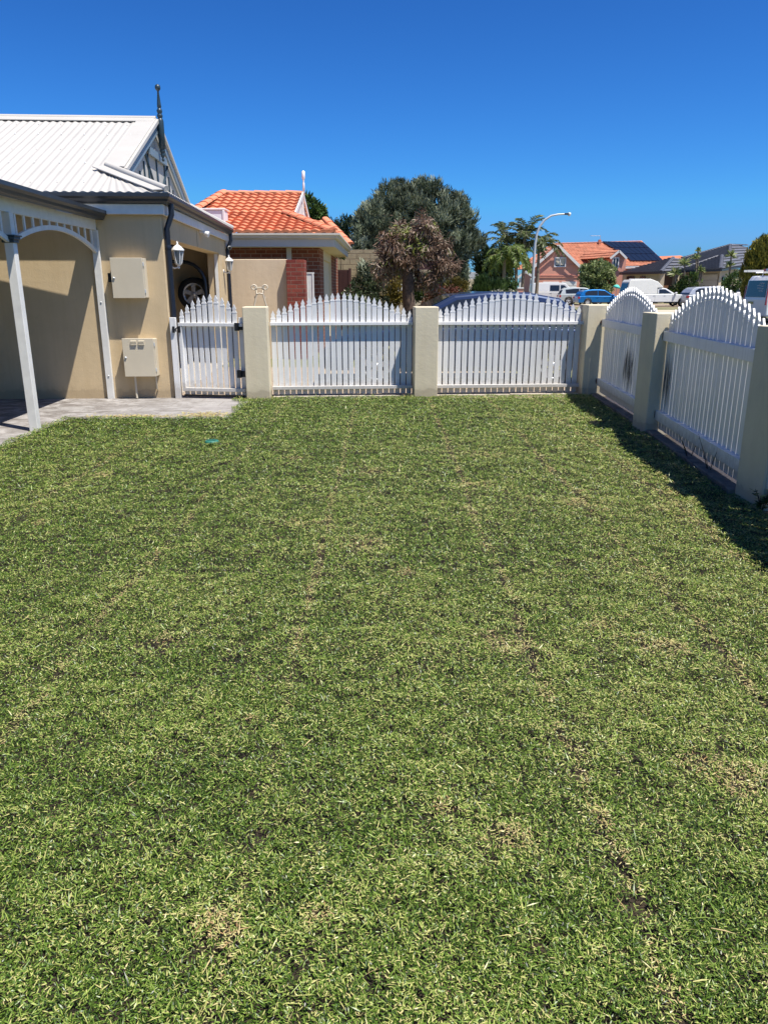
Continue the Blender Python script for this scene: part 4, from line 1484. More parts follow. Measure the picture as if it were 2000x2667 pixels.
def lumpy(blobs, per, frac, seed, keep=0.8):
    """Break smooth lobes into many smaller clumps sitting on their surfaces."""
    r = np.random.default_rng(seed)
    outl = [(c, (a * keep, b * keep, d * keep)) for c, (a, b, d) in blobs]
    for c, (a, b, d) in blobs:
        for k in range(per):
            q = r.normal(size=3)
            q /= np.linalg.norm(q)
            f_ = frac * r.uniform(0.6, 1.25)
            outl.append((Vector(c) + Vector((q[0] * a, q[1] * b, q[2] * d)) * (1 - 0.8 * frac), (a * f_, b * f_, d * f_ * 1.1)))
    return outl


def tree(name, label, cat, base, trunk, tr, blobs, tufts, per, tuft_r, leaf, mat, group=None, bark='bark', limbs=5, **kw):
    """trunk: list of world points; tr: radii."""
    t = thing(name, label, cat, base, 0, group)
    base = Vector(base)
    mb = MB()
    if trunk:
        pts = [Vector(p) - base for p in trunk]
        mb.tube(pts, tr, 10)
        r2 = random.Random(len(label))
        tip = pts[-1]
        for b in r2.sample(blobs, min(limbs, len(blobs))):
            e = Vector(b[0]) - base
            s = pts[-2].lerp(tip, r2.uniform(0.5, 1.0))
            m_ = s.lerp(e, 0.5) + Vector((r2.uniform(-.15, .15), r2.uniform(-.15, .15), r2.uniform(-.1, .2)))
            mb.tube([s, m_, e], [tr[-1] * 0.62, tr[-1] * 0.4, tr[-1] * 0.15], 7)
        mb.build('trunk', M[bark], t)
    bl = [(Vector(b[0]) - base, b[1]) for b in blobs]
    crown('crown' if trunk else 'foliage', bl, tufts, per, tuft_r, leaf, mat, t, **kw)
    return t


# big blue-grey cypress
YC = 33.0
bl = [blob(1080, 535, YC, 62), blob(1015, 555, YC, 58), blob(965, 590, YC - 1, 50), blob(955, 645, YC - 1.5, 42), blob(1130, 555, YC, 60), blob(1195, 552, YC, 34),
      blob(1222, 575, YC, 24), blob(1100, 615, YC, 80), blob(1195, 620, YC, 52), blob(1228, 632, YC, 28), blob(1180, 680, YC, 42), blob(1150, 712, YC, 34), blob(1020, 640, YC, 72),
      blob(975, 690, YC - 2, 32), blob(1040, 510, YC, 36), blob(1110, 502, YC, 36), blob(1195, 725, YC, 30), blob(955, 610, YC - 2, 30), blob(955, 705, YC - 4.5, 26), blob(985, 725, YC - 4.5, 24), blob(938, 650, YC - 3, 22), blob(1110, 680, YC, 60)]
tb = Vector((at(1090, 700, YC).x, YC, 0))
tree('cypress_tree', 'large blue-grey cypress towering over the back fence', 'tree', tb, [tb, tb + Vector((0.05, 0, 1.6)), tb + Vector((-0.1, 0, 3.0)), tb + Vector((0, 0, 4.2))], [0.34, 0.28, 0.2, 0.1],
     lumpy(bl, 7, 0.34, 5, 0.72), 2000, 56, 0.19, (0.165, 0.036), L_CYP, limbs=9, up=0.7, out=0.6, rnd=0.4, elong=1.35, spread=0.30, fill=0.12)
# bronze gum in front of it
YG = 23.5
bl = [blob(1050, 615, YG, 44), blob(1010, 650, YG, 34), blob(1120, 645, YG, 46), blob(1065, 660, YG, 46), blob(1000, 690, YG, 24), blob(1145, 695, YG, 34), blob(1160, 640, YG, 28),
      blob(1095, 590, YG, 30), blob(1015, 605, YG, 24), blob(1100, 715, YG, 26), blob(1120, 600, YG, 26), blob(1170, 690, YG, 20), blob(1000, 718, YG, 20), blob(1130, 735, YG, 22), blob(1095, 738, YG + 0.3, 18), blob(1030, 700, YG + 0.4, 26)]
bl = lumpy(bl, 4, 0.40, 9, 0.6)
grn = [np.array(at(1050, 612, YG)), np.array(at(1092, 632, YG)), np.array(at(1140, 575, YG))]
tb = Vector((at(1066, 760, YG).x, YG, 0))
grn = [q - np.array(tb) for q in grn]


def gum_tint(tc):
    t_ = np.clip(rng.normal(0.45, 0.16, len(tc)), 0.05, 0.78)
    for q in grn:
        near = (np.hypot(tc[:, 0] - q[0], tc[:, 2] - q[2]) < 0.28) & (rng.random(len(tc)) < 0.75)
        t_ = np.where(near, 0.97, t_)
    return t_


tree('gum_tree', 'bronze-leaved tree with thick dark trunk just beyond the fence', 'tree', tb, [tb, tb + Vector((0.03, 0, 0.5)), tb + Vector((-0.02, 0, 1.1)), tb + Vector((-0.05, 0.02, 1.75)), tb + Vector((-0.1, 0, 2.5))],
     [0.27, 0.21, 0.19, 0.18, 0.10], bl, 330, 30, 0.20, (0.17, 0.028), L_GUM, limbs=10, up=-0.55, out=0.45, rnd=0.6, fill=0.5, tint0=gum_tint)

# trees and shrubs round about
def shrub(name, label, u, v, Y, rpx, mat, tufts=70, per=40, leaf=(0.07, 0.035), tuft=0.12, rz=None, cat='shrub', trunk=None, bark='bark', extra=(), group=None, **kw):
    bl = [blob(u, v, Y, rpx, None, rz)] + [blob(a, b_, Y + c, r_) for a, b_, c, r_ in extra]
    base = Vector((at(u, v, Y).x, Y, 0))
    z = at(u, v, Y).z
    tr = [base, base + Vector((0.03, 0, z * 0.5)), base + Vector((0, 0, z))]
    r0 = max(0.02, rpx * Y / F * 0.10)
    return tree(name, label, cat, base, tr, [r0, r0 * 0.8, r0 * 0.4], bl, tufts, per, tuft, leaf, mat, group, bark, limbs=3, **kw)


shrub('dark_tree', 'dark green tree crown showing above the orange roof', 812, 552, 34, 28, L_GREEN, 60, 40, (0.2, 0.09), 0.25, cat='tree', extra=((800, 575, 0, 24), (825, 560, 0, 16)))
shrub('hedge_tree', 'dark clipped tree mass between orange roof and cypress', 885, 595, 38, 22, L_DGREEN, 90, 40, (0.18, 0.05), 0.25, cat='tree', extra=((860, 600, 0, 24), (910, 600, 0, 24), (885, 630, 0, 30)))
shrub('climber', 'small green climber on top of the limestone wall', 886, 662, 28.4, 11, L_GREEN, 20, 30, (0.10, 0.05), 0.12, rz=9)
shrub('dark_hedge', 'near-black clipped hedge in shade before the limestone wall', 945, 770, 26, 40, L_DARK, 160, 45, (0.06, 0.03), 0.10, rz=42, extra=((915, 775, 0, 28), (985, 770, 0, 28), (965, 750, 0, 26), (925, 750, 0, 22), (990, 800, 0, 24)))
shrub('rose_bush', 'pale flowered rose bush behind the left picket panel', 918, 765, 19.5, 16, L_ROSE, 40, 22, (0.06, 0.04), 0.14, rz=22, fill=0.7, extra=((935, 790, 0, 20), (905, 800, 0, 18)))
shrub('rose_bush', 'straggly rose bush with cream blooms in front of the dark hedge', 965, 760, 20, 12, L_ROSE, 36, 20, (0.06, 0.04), 0.14, rz=20, fill=0.7, extra=((975, 795, 0, 20), (955, 810, 0, 18)))
shrub('golden_shrub', 'olive-gold shrub left of the dark trunk', 1035, 750, 27, 22, L_OLIVE, 70, 40, (0.08, 0.04), 0.14, extra=((1020, 775, 0, 20), (1045, 775, 0, 22)))
shrub('lime_shrub', 'light green shrub under the blind window', 1038, 722, 28.5, 12, L_PALML, 30, 30, (0.10, 0.05), 0.14)
shrub('green_shrub', 'bright green shrub right of the dark trunk', 1098, 748, 27, 18, L_GREEN, 60, 40, (0.08, 0.04), 0.14, extra=((1110, 765, 0, 18), (1085, 765, 0, 14)))
shrub('red_shrub', 'red-tipped low shrub beside the navy car windscreen', 1150, 770, 25, 22, L_RED, 70, 40, (0.07, 0.03), 0.12, rz=16, extra=((1120, 785, 0, 18), (1180, 765, 0, 18)))
shrub('bronze_shrub', 'rounded bronze shrub under the cypress', 1190, 748, 28, 24, L_OLIVE, 80, 40, (0.07, 0.03), 0.12, rz=20, tint0=lambda tc: rng.normal(0.25, 0.15, len(tc)))
shrub('dark_shrub', 'dark green spiky shrub behind the bronze shrub', 1150, 728, 29, 22, L_DGREEN, 70, 40, (0.20, 0.03), 0.12, extra=((1125, 740, 0, 20),))
shrub('flax_shrub', 'strappy bright green flax clump right of the beige pier', 1262, 752, 40, 22, L_GREEN, 60, 45, (0.42, 0.035), 0.10, rz=18, up=1.2, out=0.5, rnd=0.3, extra=((1285, 758, 0, 18), (1245, 758, 0, 14)))
shrub('round_shrub', 'rounded mid-green shrub before the street lamp', 1312, 752, 44, 22, L_GREEN, 60, 40, (0.12, 0.06), 0.2, rz=16, extra=((1335, 755, 0, 16),))
shrub('white_flower_shrub', 'white flowering low shrub just above the navy car roof', 1312, 768, 36, 16, L_ROSE, 50, 30, (0.07, 0.05), 0.12, rz=9, tint0=lambda tc: rng.normal(0.8, 0.15, len(tc)), extra=((1290, 770, 0, 12), (1335, 768, 0, 10)))
shrub('broad_tree', 'dark broad-crowned tree left of the palms', 1290, 690, 62, 38, L_DGREEN, 150, 45, (0.26, 0.10), 0.4, cat='tree', extra=((1268, 680, 0, 30), (1310, 660, 0, 28), (1280, 720, 0, 26), (1300, 730, 0, 26), (1262, 705, 0, 20)))
shrub('clipped_bush', 'big rounded light green bush in front of the pink house', 1554, 722, 69, 37, L_LIME, 300, 45, (0.22, 0.09), 0.28, rz=40, extra=((1532, 714, 0, 22), (1578, 716, 0, 22), (1553, 742, 0, 36), (1530, 745, 0, 20), (1580, 742, 0, 18)))
shrub('garden_shrub', 'leafy green shrub between the ute and the cream garage', 1795, 740, 66, 18, L_GREEN, 60, 40, (0.22, 0.09), 0.3, rz=24, extra=((1770, 758, 0, 18), (1755, 765, 0, 14), (1810, 740, 0, 14)))
shrub('garden_shrub', 'leafy shrub beside the golden conifer', 1908, 735, 62, 14, L_GREEN, 40, 40, (0.2, 0.08), 0.28, rz=20, extra=((1885, 750, 0, 12), (1925, 745, 0, 12)))
shrub('far_tree', 'distant dark tree at the right edge behind the golden conifer', 2010, 640, 80, 24, L_DGREEN, 50, 40, (0.3, 0.12), 0.4, cat='tree')
base = Vector((at(1965, 700, 48).x, 48, 0))
tree('golden_conifer', 'tall dome-shaped golden conifer above the white van', 'tree', base, [base, base + Vector((0, 0, 1.5)), base + Vector((0, 0, 3.4))], [0.16, 0.12, 0.05],
     lumpy([blob(1982, 668, 48, 32, None, 46), blob(1982, 715, 48, 42, None, 52), blob(1965, 750, 48, 34), blob(2005, 740, 48, 44), blob(1985, 648, 48, 24), blob(1968, 695, 48, 30)], 6, 0.26, 4, 0.86),
     900, 45, 0.15, (0.17, 0.045), L_GOLD, limbs=2, up=1.1, out=0.5, rnd=0.3, elong=1.9, fill=0.2)


def palm(u, v, Y, fr, n, label, mat, seed, droop=1.0, trunk_r=0.13, group='feathery palms by the street lamp', name='palm_tree', leafl=0.30):
    c = at(u, v, Y)
    t = thing(name, label, 'palm', (c.x, Y, 0), 0, group)
    r = np.random.default_rng(seed)
    mb = MB()
    hh = c.z
    mb.tube([(0, 0, 0), (0.04, 0, hh * 0.5), (0, 0, hh)], [trunk_r * 1.3, trunk_r, trunk_r * 0.85], 9)
    mb.build('trunk', M['palebark'], t)
    pos, dr, ln = [], [], []
    mb = MB()
    for i in range(n):
        a = 2 * math.pi * i / n + r.uniform(-.2, .2)
        el = r.uniform(0.1, 1.25)
        L = fr * r.uniform(0.8, 1.1)
        p = Vector((0, 0, hh))
        d = Vector((math.cos(a) * math.cos(el), math.sin(a) * math.cos(el), math.sin(el)))
        pts = [p.copy()]
        S = 14
        for k in range(S):
            d = (d + Vector((0, 0, -0.13 * droop * (0.5 + k / S)))).normalized()
            p = p + d * L / S
            pts.append(p.copy())
            sd = d.cross(Vector((0, 0, 1))).normalized()
            for sg in (-1, 1):
                for q in range(3):
                    pos.append(list(p - d * L / S * q / 3))
                    w = d * 0.55 + sd * sg * 0.8 + Vector((0, 0, r.uniform(-0.75, 0.1)))
                    dr.append(list(w))
                    ln.append(leafl * fr / 2.2 * (1.05 - 0.7 * abs(k / S - 0.4)) * r.uniform(0.8, 1.2))
        mb.tube(pts, [0.03 * (1 - 0.8 * k / S) for k in range(S + 1)], 5, False)
    mb.build('frond_stalks', M['palebark'], t)
    n2 = len(pos)
    leaves_mesh('crown', np.array(pos), np.array(dr), rand_dirs(n2), np.array(ln) * 1.6, 0.075, rng.normal(0.5, 0.2, n2), mat, t, -0.1)
    return t


palm(1366, 615, 66, 2.5, 17, 'tall palm directly behind the street lamp pole', L_PALM, 1, 0.9)
palm(1403, 640, 67, 2.4, 15, 'palm with arching fronds beside the pink house roof', L_PALM, 2, 1.1)
palm(1318, 628, 68, 2.2, 14, 'palm rising over the dark broad tree', L_PALM, 3, 0.9)
palm(1313, 672, 58, 2.1, 20, 'low bright green weeping palm in front of the dark tree', L_PALML, 4, 1.5, leafl=0.36)
palm(1345, 668, 63, 2.0, 16, 'bright green palm left of the street lamp pole', L_PALML, 5, 1.5)


def tuft_plant(tops, label, Y, mat=L_LIME):
    u0 = tops[0][0]
    b = Vector((at(tops[0][2], 770, Y).x, Y, 0))
    t = thing('tufted_plant', label, 'plant', b, 0, 'thin tufted plants in front of the dark roofed house')
    mb = MB()
    pos, dr = [], []
    for (u, v, ub, size) in tops:
        p = at(u, v, Y) - b
        q = Vector((at(ub, 770, Y).x - b.x, 0, 0))
        mb.tube([q, q.lerp(p, 0.5) + Vector((0.03, 0, 0)), p], [0.10, 0.075, 0.055], 7)
        for k in range(60):
            a = random.uniform(0, 6.28)
            e = random.uniform(-0.5, 1.2)
            pos.append(list(p))
            dr.append([math.cos(a) * math.cos(e) * size, math.sin(a) * math.cos(e) * size, math.sin(e) * size])
    mb.build('stem', M['palebark'], t)
    dr = np.array(dr)
    n = len(pos)
    leaves_mesh('foliage', np.array(pos), dr, rand_dirs(n), np.linalg.norm(dr, axis=1) * rng.uniform(0.7, 1.1, n), 0.11, rng.normal(0.55, 0.2, n), mat, t, 0.1)


tuft_plant([(1758, 712, 1762, 0.75)], 'short tufted plant nearest the ute bonnet', 66)
tuft_plant([(1782, 685, 1782, 0.65)], 'slim tufted plant with round head left of the double one', 66)
tuft_plant([(1817, 652, 1816, 0.35), (1812, 671, 1812, 0.5), (1822, 703, 1815, 0.5), (1828, 705, 1812, 0.35)], 'tallest tufted plant with several heads before the cream garage', 66)
tuft_plant([(1903, 665, 1896, 0.62), (1899, 692, 1898, 0.55)], 'two-headed tufted plant close to the golden conifer', 64)

# ------------------------------------------------------------------ low walls and piers across the way
a_, b_ = at(1220, 727, 42), at(1236, 727, 42)
t = thing('garden_pier', 'beige rendered garden pier with low capped wall right of the cypress', 'pier', (a_.x, 42, 0), 0)
MB().box(0, b_.x - a_.x, 0, 0.35, 0, a_.z).build('pier', M['cream2'], t, 0.01, 2)
c0, c1 = at(1214, 749, 42), at(1246, 749, 42)
MB().box(c0.x - a_.x, c1.x - a_.x, -0.30, -0.06, 0, c0.z - 0.11).build('low_wall', M['cream2'], t)
MB().box(c0.x - a_.x - 0.03, c1.x - a_.x + 0.03, -0.34, -0.02, c0.z - 0.109, c0.z).build('wall_cap', M['metercream'], t, 0.01, 2)
a_, b_ = at(1349, 752, 58), at(1362, 752, 58)
t = thing('letterbox_pier', 'small salmon pier with white cap beside the street lamp', 'pier', (a_.x, 58, 0), 0)
MB().box(0, b_.x - a_.x, 0, 0.38, 0, a_.z).build('pier', M['pink'], t)
MB().box(-0.04, b_.x - a_.x + 0.04, -0.04, 0.42, a_.z + 0.001, a_.z + 0.09).build('cap', M['white'], t, 0.01, 2)
a_, b_ = at(1075, 720, 36), at(1215, 720, 36)
t = thing('timber_fence', 'weathered timber paling fence under the cypress', 'fence', (a_.x, 36.5, 0), 0)
mb = MB()
nb = 26
for k in range(nb):
    x = (b_.x - a_.x) * k / nb
    mb.box(x, x + (b_.x - a_.x) / nb - 0.02, 0, 0.025, 0.03, a_.z + random.uniform(-0.02, 0.02))
mb.build('palings', M['timber'], t)
MB().box(0, b_.x - a_.x, 0.027, 0.07, 1.2, 1.28).build('rail', M['timber'], t)

mb = MB()
t = thing('grey_roofed_house', 'distant grey tiled house between the cypress and the palms', 'house', (0, 0, 0), 0)
YH = 74.0
roof_surface(mb, at(1060, 742, YH), at(1290, 742, YH), at(1120, 709, YH + 4), at(1255, 709, YH + 4), 'tile', 0.4, 0.34)
mb.build('roof', M['tilegrey'], t, recalc=False)
a_, b_ = at(1080, 742, YH + 0.5), at(1270, 742, YH + 0.5)
MB().box(a_.x, b_.x, YH + 0.5, YH + 6, 0, a_.z).build('wall', M['cream2'], t)
MB().box(a_.x - 0.6, b_.x + 0.6, YH - 0.15, YH - 0.01, a_.z - 0.2, a_.z - 0.02).build('gutter', M['offwhite'], t)

# ------------------------------------------------------------------ pink house
PH = thing('pink_house', 'two-storey salmon pink house with terracotta roof and solar panels', 'house', (0, 0, 0), 0)
Yp, Yr = 86.0, 92.0
mb = MB()
eLp, eRp, tLp, tRp = at(1340, 703, Yp), at(1735, 690, Yp), at(1440, 634, Yr), at(1668, 628, Yr)
roof_surface(mb, eLp, eRp, tLp, tRp, 'tile', 0.36, 0.34, 0.03, 0.05)
roof_surface(mb, eRp, eRp + Vector((0, 10, 0)), tRp, tRp + Vector((0, 0.5, 0)), 'tile', 0.36, 0.34)
# front gable wing
Yg = 80.0
ap, gl, gr_ = at(1453.5, 637, Yg - 0.3), at(1385, 701, Yg - 0.3), at(1514, 691, Yg - 0.3)
gl.z = gr_.z = (gl.z + gr_.z) / 2
bk = Vector((0.6, 9.0, 0))
roof_surface(mb, gl + bk, gl, ap + bk, ap, 'tile', 0.36, 0.34, 0.03, 0.05)
roof_surface(mb, gr_, gr_ + bk, ap, ap + bk, 'tile', 0.36, 0.34, 0.03, 0.05)
# dormer
Yd = 82.5
da, dl, dr_ = at(1611.5, 651, Yd), at(1588, 671, Yd), at(1631, 671, Yd)
bk2 = Vector((-1.9, 6.0, 0))
roof_surface(mb, dl + bk2, dl, da + bk2, da, 'tile', 0.36, 0.34, 0.03, 0.05)
roof_surface(mb, dr_, dr_ + bk2, da, da + bk2, 'tile', 0.36, 0.34, 0.03, 0.05)
# porch
Yo = 78.5
pa, pl, pr_ = at(1368, 705, Yo), at(1347, 721, Yo), at(1392, 721, Yo)
bk3 = Vector((0.5, 3.0, 0))
roof_surface(mb, pl + bk3, pl, pa + bk3, pa, 'tile', 0.36, 0.34)
roof_surface(mb, pr_, pr_ + bk3, pa, pa + bk3, 'tile', 0.36, 0.34)
mb.build('roof', M['tilepink'], PH, recalc=False)
mb = MB()
ridge_caps(MB(), tLp, tRp, 0.16, 0.5).build('ridge_tiles', M['tilepink'], PH)
ridge_caps(MB(), eLp, tLp, 0.16, 0.5).build('ridge_tiles', M['tilepink'], PH)
ridge_caps(MB(), tRp, eRp, 0.16, 0.5).build('ridge_tiles', M['tilepink'], PH)
mb.box(at(1559, 0, 0.1).x * 0 + at(1557, 640, Yr - 0.5).x, at(1563, 640, Yr - 0.5).x, Yr - 0.7, Yr - 0.3, at(0, 640, Yr).z, at(0, 625, Yr).z)
mb.build('roof_post', M['tilepink'], PH)
mb = MB()
wl_, wr_ = at(1402, 700, Yg).x, at(1508, 700, Yg).x
kx = lambda x: gl.z + (ap.z - gl.z) * (1 - (abs(x - ap.x) / ((gr_.x - gl.x) / 2)))
mb.prism([(wl_, Yg, -0.05), (wr_, Yg, -0.05), (wr_, Yg, gl.z - 0.1 + 0.0), (ap.x, Yg, ap.z - 0.12), (wl_, Yg, max(gl.z, kx(wl_) - 0.12))], (0, 6.0, 0))
dwl, dwr = at(1590, 700, Yd + 0.3).x, at(1628, 700, Yd + 0.3).x
mb.prism([(dwl, Yd + 0.3, -0.05), (dwr, Yd + 0.3, -0.05), (dwr, Yd + 0.3, dl.z - 0.1), (da.x, Yd + 0.3, da.z - 0.12), (dwl, Yd + 0.3, dl.z - 0.1)], (0, 5.0, 0))
mb.box(wr_, dwl, Yp - 1.0, Yp + 3, -0.05, 3.0)
mb.box(dwr + 0.001, at(1730, 690, Yp).x, Yp + 0.5, Yp + 4, -0.05, eRp.z - 0.15)
mb.box(at(1375, 700, Yp).x, wl_ - 0.001, Yp - 1.5, Yp + 3, -0.05, eLp.z - 0.1)
mb.build('wall', M['pink'], PH)
mb = MB()
up_ = Vector((0, 0, 1))
for pair in (((gl, ap), (ap, gr_)), ((dl, da), (da, dr_)), ((pl, pa), (pa, pr_))):
    mb = MB()
    for pts in pair:
        d = (pts[1] - pts[0]).normalized()
        mb.bar(pts[0] + Vector((0, -0.1, -0.10)), pts[1] + Vector((0, -0.1, -0.10)), 0.08, 0.26 if pts[0] is gl or pts[1] is gr_ else 0.2, Vector((-d.z, 0, d.x)))
    mb.build('barge_board', M['offwhite'], PH)
MB().bar(at(1628, 697, Yp - 0.2), at(1735, 692, Yp - 0.2), 0.1, 0.22).build('gutter', M['offwhite'], PH)


def window(par, u0, u1, v0, v1, Y, mull=1, frame='white'):
    a, b = at(u0, v1, Y), at(u1, v0, Y)
    mb = MB()
    mb.box(a.x, b.x, Y - 0.03, Y - 0.004, a.z, b.z)
    w = mb.build('window', M['glass'], par)
    mb = MB()
    th = 0.10
    mb.box(a.x - th, a.x, Y - 0.09, Y - 0.003, a.z - th, b.z + th)
    mb.box(b.x, b.x + th, Y - 0.09, Y - 0.003, a.z - th, b.z + th)
    mb.box(a.x, b.x, Y - 0.09, Y - 0.003, b.z, b.z + th)
    mb.box(a.x, b.x, Y - 0.09, Y - 0.003, a.z - th, a.z)
    for k in range(mull):
        x = a.x + (b.x - a.x) * (k + 1) / (mull + 1)
        mb.box(x - 0.035, x + 0.035, Y - 0.08, Y - 0.031, a.z, b.z)
    mb.build('window_frame', M[frame], w)
    return w


w = window(PH, 1444.5, 1471, 673, 693, Yg)
a_, b_ = at(1445, 690, Yg), at(1471, 673, Yg)
MB().box(a_.x + 0.05, b_.x - 0.05, Yg - 0.029 - 0.006, Yg - 0.031, a_.z, b_.z).build('window_blind', M['metercream'], w)
window(PH, 1595, 1609, 673, 695, Yd + 0.3)
for u0, u1 in ((1413.5, 1455), (1462, 1501)):
    a_, b_ = at(u0, 735, Yg), at(u1, 733, Yg)
    mb = MB()
    for k in range(5):
        mb.box(a_.x, b_.x, Yg - 0.05, Yg - 0.004, 0.02 + k * b_.z / 5, (k + 1) * b_.z / 5 - 0.01)
    mb.build('garage_door', M['offwhite'], PH)
mb = MB()
for z in (716, 721):
    a_ = at(1402, z, Yg)
    mb.box(wl_, wr_, Yg - 0.06, Yg - 0.004, a_.z - 0.08, a_.z)
mb.box(at(1477, 0 + 688, Yg).x, wr_, Yg - 0.06, Yg - 0.004, at(0, 690, Yg).z - 0.06, at(0, 690, Yg).z)
mb.build('string_course', M['pink'], PH)
mb = MB()
for u in (1357, 1386):
    a_ = at(u, 724, Yo)
    mb.box(a_.x - 0.16, a_.x + 0.16, Yo + 0.05, Yo + 0.37, 0, a_.z)
mb.build('porch_column', M['offwhite'], PH)
# solar panels, slightly above the tiles
nrm = (eRp - eLp).cross(((tLp + tRp) / 2 - (eLp + eRp) / 2)).normalized()
if nrm.z < 0:
    nrm = -nrm


def on_roof(u, v, off):
    """Point of the pink house's front slope behind pixel (u, v), lifted off the tiles."""
    o = Vector((0, 0, CAMH))
    d = at(u, v, 50) - o
    t = (eLp - o).dot(nrm) / d.dot(nrm)
    return o + d * t + nrm * off


rows = [(632, 1566, 634.5, 1673), (648, 1591, 649, 1690), (665, 1622, 665.5, 1707), (683, 1642, 683, 1727)]
for r in range(3):
    v0, uL0, w0, uR0 = rows[r]
    v1, uL1, w1, uR1 = rows[r + 1]
    k = (8, 7, 6)[r]
    for i in range(k):
        f0, f1 = i / k + 0.006, (i + 1) / k - 0.006
        lo0, hi0 = uL0 if r != 1 else uL0, uR0
        q = []
        for (f_, top) in ((f0, 0.97), (f1, 0.97), (f1, 0.03), (f0, 0.03)):
            ut = uL0 + (uR0 - uL0) * f_
            ub = uL1 + (uR1 - uL1) * f_
            vt = v0 + (w0 - v0) * f_
            vb = v1 + (w1 - v1) * f_
            q.append(on_roof(ub + (ut - ub) * top, vb + (vt - vb) * top, 0.14))
        mb = MB()
        mb.prism(q, nrm * 0.05)
        mb.build('solar_panel', M['solar'], PH)
a_ = at(1562, 626, Yr)
t = thing('roof_antenna', 'thin television aerial standing on the pink house ridge', 'antenna', a_, 0)
k = Yr / F
mb = MB()
mb.tube([(0, 0, -0.1), (0, 0, 11 * k)], 0.03, 6)
mb.tube([(-24 * k, 0, 10.5 * k), (1 * k, 0, 10.5 * k)], 0.022, 6)
for i in range(7):
    mb.tube([(-24 * k + i * 3.6 * k, -0.35, 10.5 * k), (-24 * k + i * 3.6 * k, 0.35, 10.5 * k)], 0.012, 5)
mb.build('mast', M['galv'], t)

# ------------------------------------------------------------------ dark roofed house
DH = thing('dark_roofed_house', 'single-storey cream house with charcoal tiled hip roof', 'house', (0, 0, 0), 0)
mb = MB()
T = dict(kind='tile', course=0.40, pitch=0.40, amp=0.012, step=0.12)


def quad(*p):
    roof_surface(mb, *[at(*q) for q in p], **T)


quad((1612, 711, 80), (1720, 708, 73.5), (1748, 672, 80), (1752, 671.5, 79.5))     # left wing, left-facing slope
quad((1720, 708, 73.5), (1775, 706, 78), (1752, 671.5, 79.5), (1782, 671.5, 82))   # left wing, right-facing slope
quad((1735, 704, 79), (1900, 700, 79), (1775, 672, 84), (1900, 638, 90))           # main slope
quad((1900, 700, 79), (1990, 690, 92), (1900, 638, 90), (1945, 640, 94))           # main right slope
quad((1762, 705, 76), (1876, 701, 71), (1868, 667, 77), (1879, 667, 77))           # garage wing left slope
quad((1876, 701, 71), (1950, 690, 82), (1879, 667, 77), (1915, 671, 82))           # garage wing right slope
mb.build('roof', M['tiledark'], DH, recalc=False)
mb = MB()
ridge_caps(MB(), at(1720, 707, 73.5), at(1752, 671, 79.5), 0.2, 0.5, 0.14).build('ridge_tiles', M['tiledark'], DH)
ridge_caps(MB(), at(1876, 700, 71), at(1879, 666, 77), 0.2, 0.5, 0.14).build('ridge_tiles', M['tiledark'], DH)
ridge_caps(MB(), at(1900, 690, 80), at(1900, 637, 90), 0.2, 0.5, 0.14).build('ridge_tiles', M['tiledark'], DH)
ridge_caps(MB(), at(1775, 672, 84), at(1900, 637.5, 90), 0.2, 0.5, 0.12).build('ridge_tiles', M['tiledark'], DH)
ridge_caps(MB(), at(1762, 704, 76), at(1868, 666.5, 77), 0.16, 0.5, 0.1).build('ridge_tiles', M['tiledark'], DH)
ridge_caps(MB(), at(1900, 637.5, 90), at(1945, 639, 94), 0.2, 0.5, 0.12).build('ridge_tiles', M['tiledark'], DH)
mb = MB()


def wallq(u0, Y0, u1, Y1, vtop):
    a, b = at(u0, vtop, Y0), at(u1, vtop, Y1)
    z = max(a.z, b.z) + 0.1
    mb.prism([(a.x, Y0, -0.05), (b.x, Y1, -0.05), (b.x, Y1, z), (a.x, Y0, z)], (0.1, 0.5, 0))


wallq(1622, 80.6, 1718, 74.6, 712)
wallq(1718, 74.7, 1772, 79.2, 712)
wallq(1772, 77.0, 1874, 72.2, 706)
wallq(1874, 72.3, 1945, 83, 706)
mb.build('wall', M['cream2'], DH)
mb = MB()
for (p, q) in (((1612, 711, 79.9), (1720, 708, 73.4)), ((1720, 708, 73.4), (1775, 706, 77.9)), ((1762, 705, 75.9), (1876, 701, 70.9)), ((1876, 701, 70.9), (1950, 690, 81.9))):
    mb.bar(at(*p) + Vector((0, -0.1, -0.1)), at(*q) + Vector((0, -0.1, -0.1)), 0.12, 0.16)
mb.build('gutter', M['gutter'], DH)


def dh_panel(name, u0, Y0, u1, Y1, v0, v1, mat, th=0.1):
    a, b = at(u0, v0, Y0), at(u1, v0, Y1)
    zl = at(u0, v1, Y0).z
    m_ = MB()
    m_.prism([(a.x, Y0, zl), (b.x, Y1, zl), (b.x, Y1, b.z), (a.x, Y0, a.z)], (0, -th, 0))
    return m_.build(name, M[mat], DH)


dh_panel('window', 1631, 79.7, 1649, 78.6, 720, 731, 'glass')
dh_panel('window', 1666, 77.5, 1677, 76.8, 720, 731, 'glass')
dh_panel('front_door', 1727, 75.2, 1750, 77.1, 718, 752, 'doorbrown')
mb = MB()
for k in range(5):
    a, b = at(1786, 715, 76.1), at(1868, 715, 72.3)
    z1 = a.z * (k + 1) / 5 - 0.03
    mb.prism([(a.x, 76.1, a.z * k / 5), (b.x, 72.3, a.z * k / 5), (b.x, 72.3, z1), (a.x, 76.1, z1)], (0, -0.06, 0))
mb.build('garage_door', M['metercream'], DH)
dh_panel('window', 1880, 73.3, 1886, 74.3, 722, 740, 'glass', 0.25)
mb = MB()
a_ = at(1718, 735, 74.4)
mb.box(a_.x - 0.2, a_.x + 0.2, 73.9, 74.3, 0, at(0, 712, 74.4).z)
mb.build('porch_column', M['cream2'], DH)
